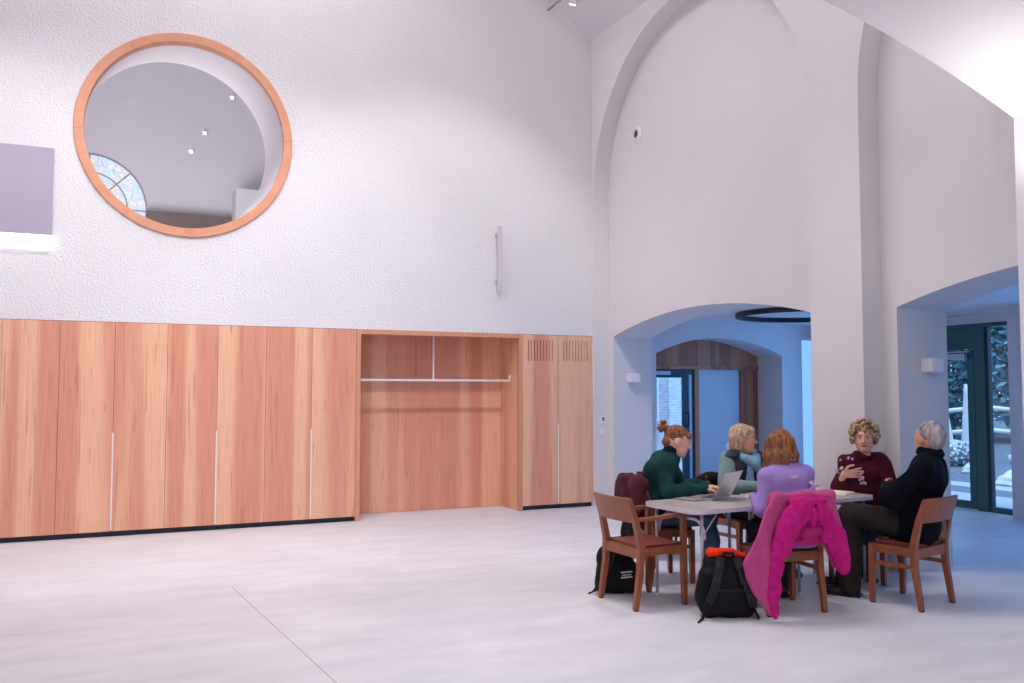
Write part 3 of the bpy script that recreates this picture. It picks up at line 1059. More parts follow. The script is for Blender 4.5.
bm = bmesh.new(); tube(bm, [(2.07 - bx, .02, 1.05), (2.07 - bx, -.04, 1.05), (2.07 - bx, -.04, 1.25), (2.07 - bx, .02, 1.25)], .012, 8); obj('pull_handle', bm, M['black_metal'], df)
bm = mkbox(1.45 - bx, 1.75 - bx, -.03, .02, 1.84, 1.90, .004); obj('closer', bm, M['grey_metal'], df)

# door to the garden
GX = OUT + .30
d1 = bpy.data.objects.new('door_1', None); COL.objects.link(d1); d1.location = (GX, -2.5, 0); struct(d1)


def gd(name, y0, y1, z0, z1, mat, x0=0.0, x1=.07, bev=.004, par=None):
    bm = mkbox(GX + x0, GX + x1, y0 + DYO, y1 + DYO, z0, z1, bev)
    return keep_world(obj(name, bm, mat), par or d1)


gd('over_panel', -2.64, -1.76, 2.16, 2.47, M['green_frame'], .01, .06)
gd('head', -3.34, -1.75, 2.45, 2.50, M['green_frame'], -.01, .08)
gd('plaster_infill', -3.34, -1.75, 2.50, 2.64, M['aisle_plaster'], .0, .08)
gd('post', -2.80, -2.64, 0, 2.46, M['green_frame'], -.01, .09)
gd('post', -2.84, -2.805, 0, 2.46, M['dark_frame'], .0, .08)
gd('sidelight_sill', -3.34, -2.84, 0, .07, M['green_frame'])
gd('sidelight_pane', -3.33, -2.84, .07, 2.45, M['glass'], .03, .038, 0)
gd('stile', -3.345, -3.325, 0, 2.46, M['green_frame'])
leaf = gd('door_leaf', -2.63, -1.77, .01, .11, M['green_frame'], 0, .06)
gd('stile', -2.63, -2.52, .11, 2.06, M['green_frame'], 0, .06, .004, leaf)
gd('stile', -1.88, -1.77, .11, 2.06, M['green_frame'], 0, .06, .004, leaf)
gd('head_rail', -2.63, -1.77, 2.06, 2.15, M['green_frame'], 0, .06, .004, leaf)
gd('pane', -2.52, -1.88, .11, 2.06, M['glass'], .026, .034, 0, leaf)
gd('closer', -2.54, -2.16, 2.02, 2.10, plain('closer_grey', rgb(190, 196, 214), .4, .0), -.07, -.001, .005, leaf)
gd('closer_arm', -2.60, -1.9, 2.115, 2.135, plain('closer_arm', rgb(190, 196, 214), .4), -.05, -.03, .002, leaf)

# ring pendant in the aisle
t = thing('ring_pendant', 'large black ring pendant under the ceiling behind the left arch', 'pendant lamp', (2.30, -1.75, 2.605))
bm = bmesh.new(); R_ = .90
lathe_axis(bm, (0, 0, 0), (0, 0, 1), [(R_, -.03), (R_ + .05, -.03), (R_ + .05, .03), (R_, .03), (R_, -.03)], 72); obj('ring', bm, M['black_metal'], t, False)
bm = bmesh.new(); lathe_axis(bm, (0, 0, 0), (0, 0, 1), [(R_ + .005, -.032), (R_ + .045, -.032)], 72); obj('diffuser', bm, plain('ring_diffuser', rgb(60, 64, 80), .5), t)
for k in range(3):
    a = 2 * PI * k / 3 + .4
    bm = bmesh.new(); tube(bm, [(R_ * math.cos(a), R_ * math.sin(a), .03), (R_ * math.cos(a), R_ * math.sin(a), .034)], .004, 6); obj('wire', bm, M['black_metal'], t)

# ------------------------------------------------------------------ outdoors
M['paving'] = plain('pale_paving', rgb(176, 180, 188), .8, 0, .08, 1.2)
M['gravel'] = plain('garden_gravel', rgb(112, 118, 128), .95, 0, .22, 6.0, .4, 40)
bm = bmesh.new(); box(bm, OUT + .36, 6.2, -12, 20, -.14, -.01); box(bm, 7.0, 7.6, -12, 20, -.14, -.01)
struct(obj('pavement', bm, M['paving']))
bm = bmesh.new(); box(bm, 6.2, 7.0, -12, 20, -.14, -.012)
struct(obj('kerb', bm, plain('grey_setts', rgb(112, 118, 130), .9, 0, .1, 4)))
bm = bmesh.new(); box(bm, 7.6, 40, -14, 34, -.15, -.02)
struct(obj('ground', bm, M['gravel']))
bm = bmesh.new(); box(bm, -8, OUT + .36, 0.745, 20, -.14, -.01)
struct(obj('path', bm, M['paving']))


def shrub(name, label, c, r, n, mat, leaf=.12, seed=0, group=None, trunk=True):
    rs = np.random.RandomState(seed)
    t = thing(name, label, 'shrub' if r[2] < 1.5 else 'tree', (c[0], c[1], 0), 0, group)
    bm = bmesh.new()
    for i in range(n):
        d = rs.normal(size=3); d /= np.linalg.norm(d); rad = rs.uniform(.35, 1) ** .5
        p = Vector((d[0] * r[0] * rad, d[1] * r[1] * rad, c[2] + d[2] * r[2] * rad))
        if p.z < .02:
            p.z = rs.uniform(.02, .3)
        a = Vector(rs.normal(size=3)).normalized(); b = a.orthogonal().normalized(); s = leaf * rs.uniform(.6, 1.3)
        v = [bm.verts.new(p + a * s), bm.verts.new(p + b * s * .5), bm.verts.new(p - a * s), bm.verts.new(p - b * s * .5)]
        bm.faces.new(v)
    obj('foliage', bm, mat, t)
    bm = bmesh.new()
    for k in range(4):
        q = rs.normal(size=2) * .2
        tube(bm, [(q[0] * .3, q[1] * .3, -.02), (q[0], q[1], c[2] * .6), (q[0] * 2.5, q[1] * 2.5, c[2] + r[2] * .5)], [.06, .045, .02], 6)
    obj('stem', bm, plain('bark', rgb(96, 88, 80), .9), t)
    return t


leafm = [plain('leaf_dark', rgb(120, 158, 160), .8, 0, .25, 3), plain('leaf_mid', rgb(148, 182, 184), .8, 0, .2, 3), plain('leaf_pale', rgb(206, 214, 216), .8, 0, .1, 3)]
tree_labels = ['dark leafy tree beyond the glazed garden door, left of the tall posts', 'mid green tree beyond the narrow glass beside the garden door',
               'dark tree at the back of the garden left of the posts', 'mid green tree deep behind the garden rails', 'leafy tree straight behind the tall pale garden posts']
for i, (x, y) in enumerate([(18.8, 12.6), (20.0, 7.4), (24.0, 17.4), (25.0, 11.4), (19.6, 10.1)]):
    shrub('garden_tree', tree_labels[i], (x, y, 4.2), (2.4, 2.4, 4.0), 9000, leafm[i % 2], .15, 10 + i, 'trees beyond the garden rails')
shrub('pale_bush', 'whitish fluffy bush outside at the foot of the tall garden posts', (10.55, 2.62, .26), (.38, .38, .26), 1500, leafm[2], .07, 31)
shrub('garden_shrub', 'low blue-green shrub outside beyond the boulder', (14.6, .9, .4), (.9, .8, .4), 1500, leafm[1], .09, 33)

M['pale_timber'] = plain('pale_timber', rgb(226, 226, 224), .8, 0, .1, 4, stretch=(1, 1, .2))


def log(name, label, pts, r, group=None):
    c = Vector(pts[0]); t = bmesh.new()
    n = 8
    P = []
    for i in range(len(pts) - 1):
        for k in range(n):
            P.append(Vector(pts[i]).lerp(Vector(pts[i + 1]), k / n))
    P.append(Vector(pts[-1]))
    P = [p - c + Vector((0, 0, .04 * math.sin(i * .9))) * (1 if abs(pts[0][2] - pts[-1][2]) < .6 else 0) for i, p in enumerate(P)]
    tube(t, P, [r * (1 - .25 * i / len(P)) for i in range(len(P))], 10)
    o = obj(name, t, M['pale_timber'], None, True); o.location = c
    return tag(o, label, 'timber', group)


log('garden_post', 'taller pale bare timber post outside the garden door', [(11.4, 3.1, -.05), (11.45, 3.02, 1.74)], .10, 'bare timber posts outside')
log('garden_post', 'shorter leaning pale timber post left of the taller one', [(11.2, 3.22, -.05), (11.05, 3.36, 1.36)], .085, 'bare timber posts outside')
log('garden_rail', 'uppermost pale curved timber rail outside the garden door', [(10.6, 5.1, 1.12), (12.1, 3.3, 1.17), (13.8, 1.6, 1.12)], .06, 'bare timber rails outside')
log('garden_rail', 'middle pale timber rail outside the garden door', [(10.6, 5.1, .60), (12.1, 3.3, .66), (13.8, 1.6, .60)], .065, 'bare timber rails outside')
log('fallen_log', 'pale fallen log on the gravel under the garden rails', [(11.9, 2.4, .09), (12.9, 1.3, .09)], .10)
for i, (x, y, s, lab) in enumerate(((8.0, -.50, .30, 'large pale boulder outside by the narrow glass of the garden door'), (9.4, 1.35, .24, 'small pale boulder outside seen through the door glass'))):
    bm = bmesh.new(); bmesh.ops.create_icosphere(bm, subdivisions=4, radius=1)
    for v in bm.verts:
        p = v.co.copy()
        k = 1 + .14 * math.sin(3 * p.x + i) + .12 * math.sin(4 * p.y + 2 * p.z + i) + .05 * math.sin(9 * p.z + 5 * p.x)
        v.co = Vector((p.x * s * 1.1 * k, p.y * s * k, max(-.1, p.z) * s * .75 * k))
    o = obj('boulder', bm, plain('boulder_stone', rgb(222, 222, 222), .85, 0, .1, 3, .2, 10), None, True); o.location = (x, y, 0)
    tag(o, lab, 'boulder', 'boulders outside')


# neighbouring brick house outside the far door
def brick():
    m, n, l, b = newmat('pale_brick')
    tc = n.new('ShaderNodeTexCoord'); mp = n.new('ShaderNodeMapping'); mp.inputs['Rotation'].default_value = (PI / 2, 0, 0)
    l.new(tc.outputs['Object'], mp.inputs[0])
    t = n.new('ShaderNodeTexBrick'); t.inputs['Scale'].default_value = 4.0
    t.inputs['Color1'].default_value = rgb(196, 196, 204); t.inputs['Color2'].default_value = rgb(166, 168, 180); t.inputs['Mortar'].default_value = rgb(214, 214, 220)
    l.new(mp.outputs[0], t.inputs['Vector']); l.new(t.outputs['Color'], b.inputs['Base Color'])
    b.inputs['Roughness'].default_value = .9
    return m


t = thing('brick_house', 'pale brick building with a window outside the far dark door', 'building', (5.0, 6.0, 0))
bm = mkbox(-4.5, 4.5, 0, 3.0, -.05, 5.5); obj('wall', bm, brick(), t)
wf = obj('window', mkbox(-1.35, .15, -.06, .02, .9, 2.6, .01), M['white_metal'], t)
for k in range(2):
    obj('pane', mkbox(-1.27 + k * .72, -.64 + k * .72, -.075, -.06, .98, 2.52), plain('house_glass', rgb(120, 160, 200), .1), wf)


# ------------------------------------------------------------------ chairs
def make_chair(arms, label, group, leather=None):
    """local axes: +Y the way the sitter faces, +X the sitter's right"""
    t = thing('armchair' if arms else 'dining_chair', label, 'chair', (0, 0, 0), 0, group)
    Wd, Dp, SH = (.245, .215, .44) if arms else (.238, .185, .44)
    wd = M['chair_wood']
    for s in (-1, 1):
        bm = bmesh.new()
        top = .655 if arms else SH
        beam(bm, (s * (Wd - .018), Dp - .015, 0.008), (s * (Wd - .018), Dp - .02, .30), .034, .034, (0, 1, 0), .042, .042)
        beam(bm, (s * (Wd - .018), Dp - .02, .30), (s * (Wd - .018), Dp - .02, top), .042, .042, (0, 1, 0), .036 if arms else .042, .036 if arms else .042)
        lg = obj('leg', bm, wd, t)
        obj('glide', mkbox(s * (Wd - .018) - .014, s * (Wd - .018) + .014, Dp - .029, Dp - .001, 0, .009), M['rubber'], lg)
        bm = bmesh.new()
        P = [(s * (Wd - .01), -Dp - .03, .008), (s * (Wd - .012), -Dp + .015, .30), (s * (Wd - .015), -Dp + .02, .46), (s * (Wd - .018), -Dp - .02, .64), (s * (Wd - .02), -Dp - .075, .805)]
        w_ = [.034, .042, .046, .040, .032]
        for i in range(4):
            beam(bm, P[i], P[i + 1], w_[i], w_[i], (0, 1, 0), w_[i + 1], w_[i + 1])
        lg = obj('leg', bm, wd, t)
        obj('glide', mkbox(P[0][0] - .014, P[0][0] + .014, P[0][1] - .014, P[0][1] + .014, 0, .009), M['rubber'], lg)
        # side rail with a shallow arched lower edge
        bm = bmesh.new(); n = 10
        for x in (s * (Wd - .03), s * (Wd - .008)):
            pass
        x0, x1 = sorted((s * (Wd - .030), s * (Wd - .006)))
        for i in range(n):
            ya = -Dp + (2 * Dp - .02) * i / n; yb = -Dp + (2 * Dp - .02) * (i + 1) / n
            za = SH - .072 + .022 * math.sin(PI * i / n); zb = SH - .072 + .022 * math.sin(PI * (i + 1) / n)
            v = [bm.verts.new(p) for p in ((x0, ya, za), (x0, yb, zb), (x0, yb, SH), (x0, ya, SH), (x1, ya, za), (x1, yb, zb), (x1, yb, SH), (x1, ya, SH))]
            for f in ((0, 1, 2, 3), (7, 6, 5, 4), (0, 4, 5, 1), (3, 2, 6, 7)):
                bm.faces.new([v[j] for j in f])
        bmesh.ops.recalc_face_normals(bm, faces=bm.faces[:])
        obj('side_rail', bm, wd, t)
        if not arms:
            bm = bmesh.new(); beam(bm, (s * (Wd - .018), -Dp + .015, .305), (s * (Wd - .018), Dp - .02, .305), .018, .030)
            obj('stretcher', bm, wd, t)
        else:
            bm = bmesh.new()
            pts = [(s * (Wd - .018), -Dp - .03, .655), (s * (Wd - .012), -Dp + .1, .655), (s * (Wd - .01), Dp - .08, .672), (s * (Wd - .012), Dp + .03, .672)]
            ws = [.030, .034, .046, .050]
            for i in range(3):
                beam(bm, pts[i], pts[i + 1], ws[i], .026, (0, 0, 1), ws[i + 1], .026)
            obj('armrest', bm, wd, t)
    obj('front_rail', mkbox(-Wd + .03, Wd - .03, Dp - .035, Dp - .010, SH - .066, SH, .003), wd, t)
    obj('back_rail', mkbox(-Wd + .03, Wd - .03, -Dp - .0, -Dp + .028, SH - .072, SH, .003), wd, t)
    # curved back board
    bm = bmesh.new(); n = 12
    rows = []
    for i in range(n + 1):
        u = -1 + 2 * i / n
        bow = -.028 * (1 - u * u)
        rows.append([bm.verts.new((u * (Wd - .005), y + bow, z)) for y, z in ((-Dp - .018, .635), (-Dp - .072, .815), (-Dp - .092, .812), (-Dp - .038, .632))])
    for a, b in zip(rows[:-1], rows[1:]):
        for k in range(4):
            bm.faces.new((a[k], a[(k + 1) % 4], b[(k + 1) % 4], b[k]))
    bm.faces.new(rows[0][::-1]); bm.faces.new(rows[-1])
    bmesh.ops.recalc_face_normals(bm, faces=bm.faces[:])
    obj('backrest', bm, wd, t)
    # crowned leather pad
    bm = mkbox(-Wd + .022, Wd - .022, -Dp + .03, Dp - .012, SH - .005, SH + .03)
    bmesh.ops.subdivide_edges(bm, edges=bm.edges[:], cuts=6, use_grid_fill=True)
    for v in bm.verts:
        if v.co.z > SH + .02:
            fx = 1 - (v.co.x / (Wd - .02)) ** 4; fy = 1 - (v.co.y / Dp) ** 4
            v.co.z = SH + .010 + .024 * max(0, fx) * max(0, fy)
    obj('seat_pad', bm, leather or M['leather'], t, True)
    return t


def face(dx, dy):
    return math.atan2(dy, dx) - PI / 2


G_CH = 'wooden chairs around the folding tables'
armch = make_chair(True, 'empty wooden armchair with brown leather seat at the left table end', G_CH)
armch.location = (-2.405, -4.93, 0); armch.rotation_euler = (0, 0, face(1, .03))
chair0 = make_chair(False, 'wooden side chair with navy-sweatered man seated on it', G_CH)
chair0.location = (-.60, -5.795, 0); chair0.rotation_euler = (0, 0, face(-.22, .975))
dup(chair0, (-1.605, -5.515, 0), face(.147, .989), 'wooden chair with the magenta coat draped over its back', G_CH)
dup(chair0, (-1.83, -4.33, 0), face(.98, -.18), 'wooden chair under the woman in dark green sweater', G_CH)
dup(chair0, (-.86, -4.22, 0), face(.08, -1), 'wooden chair under the woman with pale blue scarf', G_CH)
dup(chair0, (-.24, -5.03, 0), face(-.93, -.36), 'wooden chair under the curly-haired woman in burgundy', G_CH)


# ------------------------------------------------------------------ folding tables
def rounded_slab(x0, x1, y0, y1, z0, z1, r, n=6):
    bm = bmesh.new(); pts = []
    for cx, cy, a0 in ((x1 - r, y1 - r, 0), (x0 + r, y1 - r, PI / 2), (x0 + r, y0 + r, PI), (x1 - r, y0 + r, 1.5 * PI)):
        for i in range(n + 1):
            a = a0 + PI / 2 * i / n
            pts.append((cx + r * math.cos(a), cy + r * math.sin(a)))
    A = [bm.verts.new((x, y, z0)) for x, y in pts]; B = [bm.verts.new((x, y, z1)) for x, y in pts]
    bm.faces.new(A[::-1]); bm.faces.new(B)
    for i in range(len(A)):
        bm.faces.new((A[i], A[(i + 1) % len(A)], B[(i + 1) % len(A)], B[i]))
    return bm


def make_table(label, L, D):
    t = thing('folding_table', label, 'table', (0, 0, 0), 0, 'folding tables pushed end to end')
    hx, hy, Z = L / 2, D / 2, .73
    obj('tabletop', rounded_slab(-hx + .004, hx - .004, -hy + .004, hy - .004, Z - .012, Z, .085), M['tabletop'], t)
    obj('edge_trim', rounded_slab(-hx, hx, -hy, hy, Z - .034, Z - .002, .09), M['table_edge'], t)
    for sx in (-1, 1):
        for sy in (-1, 1):
            bm = bmesh.new(); tube(bm, [(sx * (hx - .11), sy * (hy - .055), 0.012), (sx * (hx - .11), sy * (hy - .055), Z - .03)], .0125, 12)
            lg = obj('leg', bm, M['grey_metal'], t, True)
            bm = bmesh.new(); tube(bm, [(sx * (hx - .11), sy * (hy - .055), 0.0), (sx * (hx - .11), sy * (hy - .055), .02)], .016, 12)
            obj('foot_cap', bm, M['white_plastic'], lg, True)
            bm = bmesh.new(); tube(bm, [(sx * (hx - .11), sy * (hy - .055), .52), (sx * (hx - .27), sy * (hy - .055), Z - .03)], .006, 8)
            obj('brace', bm, M['grey_metal'], t, True)
        bm = bmesh.new()
        x = sx * (hx - .135)
        P = arc_pts((x, -hy + .055, .50), (x, -hy + .055, .625), (x, -hy + .17, .64), 8) + arc_pts((x, hy - .17, .64), (x, hy - .055, .625), (x, hy - .055, .50), 8)
        tube(bm, P, .011, 10)
        obj('leg_bow', bm, M['white_metal'], t, True)
    return t


TX0, TX1, TY0, TY1 = -2.30, -.345, -5.335, -4.695
TROT = math.radians(4)
TCX, TCY = -1.325, -5.012
TL = (TX1 - TX0) / 2 - .004
tb = make_table('left folding table with pale top, laptop and notebook on it', TL, TY1 - TY0)
tb.location = (TCX - (TL / 2 + .004) * math.cos(TROT), TCY - (TL / 2 + .004) * math.sin(TROT), 0); tb.rotation_euler = (0, 0, TROT)
tb2 = dup(tb, (TCX + (TL / 2 + .004) * math.cos(TROT), TCY + (TL / 2 + .004) * math.sin(TROT), 0), TROT, 'right folding table with the open book, between the burgundy woman and the man')
TZ = .73

# laptop
t = thing('laptop', 'open silver laptop on the left folding table', 'laptop', (-1.665, -4.93, TZ), face(-.45, .89))
# local +Y towards the user
alu = plain('aluminium', rgb(190, 188, 192), .3, .5)
obj('base', mkbox(-.165, .165, -.0, .225, .002, .016, .004), alu, t)
obj('keyboard', mkbox(-.135, .135, .03, .125, .016, .0175), plain('keys', rgb(40, 40, 44), .5), t)
bm = mkbox(-.165, .165, -.004, .004, 0, .235, .003); bmesh.ops.rotate(bm, verts=bm.verts[:], cent=(0, 0, 0), matrix=Matrix.Rotation(math.radians(27), 3, 'X')); bmesh.ops.translate(bm, verts=bm.verts[:], vec=(0, 0, .016))
lid = obj('lid', bm, alu, t)
bm = mkbox(-.155, .155, .0045, .0055, .01, .225); bmesh.ops.rotate(bm, verts=bm.verts[:], cent=(0, 0, 0), matrix=Matrix.Rotation(math.radians(27), 3, 'X')); bmesh.ops.translate(bm, verts=bm.verts[:], vec=(0, 0, .016))
obj('screen', bm, emit('screen', (.55, .62, .75, 1), .6), lid)
# notebook beside laptop
o = obj('notebook', mkbox(-.075, .075, -.10, .10, 0, .012, .003), plain('notebook_cover', rgb(150, 140, 140), .6)); o.location = (-1.93, -4.86, TZ); o.rotation_euler = (0, 0, .3)
tag(o, 'small closed grey notebook left of the silver laptop', 'notebook')


# open book
def pages(s):
    bm = bmesh.new(); n = 10; prev = None
    for i in range(n + 1):
        u = i / n
        z = .020 * math.sin(PI * min(1, u * 1.25)) * (1 - .4 * u) + .006
        row = [bm.verts.new((s * u * .15, y, zz)) for y, zz in ((-.11, z), (.11, z), (.11, .001), (-.11, .001))]
        if prev:
            for k in range(4):
                bm.faces.new((prev[k], prev[(k + 1) % 4], row[(k + 1) % 4], row[k]))
        prev = row
    bmesh.ops.recalc_face_normals(bm, faces=bm.faces[:])
    return bm


t = thing('open_book', 'open book with cream pages in front of the burgundy woman', 'book', (-.545, -5.03, TZ), .45)
obj('cover', mkbox(-.158, .158, -.116, .116, 0, .004, .001), plain('book_cover', rgb(206, 190, 140), .6), t)
for s in (-1, 1):
    obj('pages', pages(s), plain('paper', rgb(240, 232, 214), .8), t, True)
# papers & glass cup
for i, (x, y, a, lab) in enumerate(((-1.24, -4.97, .2, 'loose white sheet on the table near the lilac sleeve'), (-1.02, -4.88, -.3, 'loose white sheet in front of the woman with scarf'))):
    o = obj('paper_sheet', mkbox(-.105, .105, -.148, .148, 0, .0015), plain('sheet', rgb(236, 234, 236), .8)); o.location = (x, y, TZ + .0005); o.rotation_euler = (0, 0, a)
    tag(o, lab, 'paper')
bm = mkbox(-.035, .035, -.07, .07, 0, .008, .003)
o = obj('mobile_phone', bm, plain('phone', rgb(22, 22, 26), .2)); o.location = (-.98, -5.22, TZ); o.rotation_euler = (0, 0, 1.2)
tag(o, 'black phone lying on the table behind the magenta coat', 'phone')


# ------------------------------------------------------------------ bags
def frame(O, f):
    f = _n([f[0], f[1], 0]); r = np.array([f[1], -f[0], 0])
    O = np.array([O[0], O[1], 0.0])

    def L(a, b, z):
        return O + a * f + b * r + np.array([0, 0, z])
    return L, f, r


ZU = np.array([0, 0, 1.0])
M['nylon'] = plain('black_nylon', rgb(17, 16, 19), .6, 0, .2, 5, .3, 30, spec=.2)
M['nylon_pad'] = plain('black_padding', rgb(46, 45, 50), .8, 0, .15, 8, .4, 60)
# backpack in front of the table: strap side faces the camera
bp = thing('backpack', 'black backpack with shoulder straps standing beside the magenta coat', 'backpack', (-2.13, -5.565, 0))
L, f, r = frame((-2.13, -5.565), (-.42, -.907))      # a towards the camera; r to its own right
S = SDF(.008, .04)
S.rbox(L(-.02, 0, .17), (.19, .10, .17), .06, (r, f, ZU)).rbox(L(-.03, .0, .31), (.155, .085, .12), .06, (r, f, ZU)).rbox(L(-.11, 0, .14), (.15, .05, .12), .04, (r, f, ZU))
S.ell(L(-.02, .17, .16), (.05, .07, .11), (r, f, ZU)).ell(L(-.02, -.17, .16), (.05, .07, .11), (r, f, ZU)).wrinkle(.005, 28, 3)
body = S.build('bag_body', M['nylon'], bp)
for s in (-1, 1):
    S = SDF(.006, .015)
    pts = [L(.05, s * .055, .415), L(.10, s * .075, .36), L(.125, s * .10, .27), L(.125, s * .135, .17), L(.09, s * .16, .09)]
    for i in range(4):
        a, b = np.array(pts[i]), np.array(pts[i + 1])
        for o_ in (-.022, 0, .022):
            S.cone(a + r * o_, b + r * o_, .011, .011 if i < 2 else .009)
    S.build('shoulder_strap', M['nylon_pad'], bp)
S = SDF(.006, .01)
S.cone(L(.09, -.16, .09), L(.12, -.19, .02), .010).cone(L(.12, .16, .1), L(.11, .20, .012), .010).cone(L(.11, .20, .012), L(.20, .25, .010), .009, .007)
S.build('loose_strap', M['nylon'], bp)
S = SDF(.006, .01); S.chain([L(.05, -.04, .41), L(.06, -.03, .455), L(.06, .03, .455), L(.05, .04, .41)], [.01] * 4); S.build('grab_handle', M['nylon'], bp)
S = SDF(.005, .01); S.rbox(L(.078, 0, .20), (.13, .012, .012), .006, (r, f, ZU)); S.build('seam', M['nylon_pad'], bp)
S = SDF(.005, .01); S.ell(L(-.03, .215, .15), (.012, .02, .03), (r, f, ZU)); S.build('red_tag', plain('red_tag', rgb(200, 40, 40), .6), bp)
# orange hat on the backpack
S = SDF(.006, .02)
S.cone(L(.0, .11, .455), L(.02, -.03, .445), .034, .030).cone(L(.02, -.03, .445), L(.02, -.12, .435), .022, .018).wrinkle(.006, 60, 5)
o = S.build('orange_pouch', plain('orange_fleece', rgb(236, 58, 28), .8, 0, .1, 30, .3, 120), None)
tag(o, 'bright orange-red soft pouch lying on top of the black backpack', 'pouch')

# second bag behind the armchair
bg2 = thing('backpack', 'black soft backpack with white stripes behind the empty armchair', 'backpack', (-2.44, -4.60, 0))
L, f, r = frame((-2.44, -4.60), (-.42, -.907))
S = SDF(.008, .05)
S.rbox(L(0, 0, .11), (.185, .09, .11), .06, (r, f, ZU)).ell(L(0, .03, .24), (.14, .08, .12), (r, f, ZU)).ell(L(.0, .05, .31), (.08, .06, .06), (r, f, ZU)).wrinkle(.008, 24, 9)
S.build('bag_body', M['nylon'], bg2)
S = SDF(.006, .01)
S.chain([L(.06, .02, .36), L(.11, .06, .24), L(.12, .14, .12), L(.08, .2, .03)], [.011] * 4); S.build('shoulder_strap', M['nylon_pad'], bg2)
stripe = plain('reflective_white', rgb(226, 226, 232), .5)
for z, w, th in ((.182, .046, .005), (.160, .038, .003), (.142, .046, .005)):
    S = SDF(.0035, .002); S.rbox(L(.112, -.055, z), (w, .012, th), .002, (r + f * .0 + ZU * -.10, f, ZU + r * .10)); S.build('stripe', stripe, bg2)
S = SDF(.006, .01); S.cone(L(.06, .18, .03), L(.09, .24, .012), .008); S.build('buckle_strap', M['nylon'], bg2)


# ------------------------------------------------------------------ people
SKIN = {}


def skinmat(name, col):
    m = plain(name, col, .5, 0, .05, 30)
    m.node_tree.nodes['Principled BSDF'].inputs['Subsurface Weight'].default_value = .12
    m.node_tree.nodes['Principled BSDF'].inputs['Subsurface Radius'].default_value = (.02, .008, .004)
    return m


def hand(S, wrist, d, t, curl=0.35, spread=0.02, scale=1.0, thumb=0.6):
    """wrist point, d finger direction, t direction of the thumb side; fingers curl towards d x t"""
    w = np.asarray(wrist, float); d = _n(d); t = np.asarray(t, float); t = _n(t - d * (t @ d)); n = np.cross(d, t)
    s = scale
    for o_ in (-.026, -.009, .009, .026):
        S.cone(w + d * .01 * s + t * o_ * .7 * s, w + d * .078 * s + t * o_ * s, .014 * s, .0125 * s, .012)
    for i, ln in enumerate((.070, .078, .072, .055)):
        p = w + d * .082 * s + t * (.029 - .0195 * i) * s
        dd = _n(d + t * (.5 - i / 3) * spread * 8)
        for j, fr in enumerate((.45, .32, .23)):
            a = curl * (j + .6)
            q = p + (dd * math.cos(a) + n * math.sin(a)) * ln * fr * s
            S.cone(p, q, (.0088 - .0006 * j) * s, (.0082 - .0008 * j) * s, .003)
            p = q
    p = w + d * .025 * s + t * .03 * s
    q = p + _n(d * .55 + t * .75 + n * .25) * .042 * s
    u = q + _n(d * .9 + t * .25 + n * thumb) * .032 * s
    v = u + _n(d * .95 + t * -.05 + n * thumb) * .022 * s
    S.cone(p, q, .014 * s, .011 * s, .010).cone(q, u, .0105 * s, .0095 * s, .004).cone(u, v, .0095 * s, .008 * s, .004)


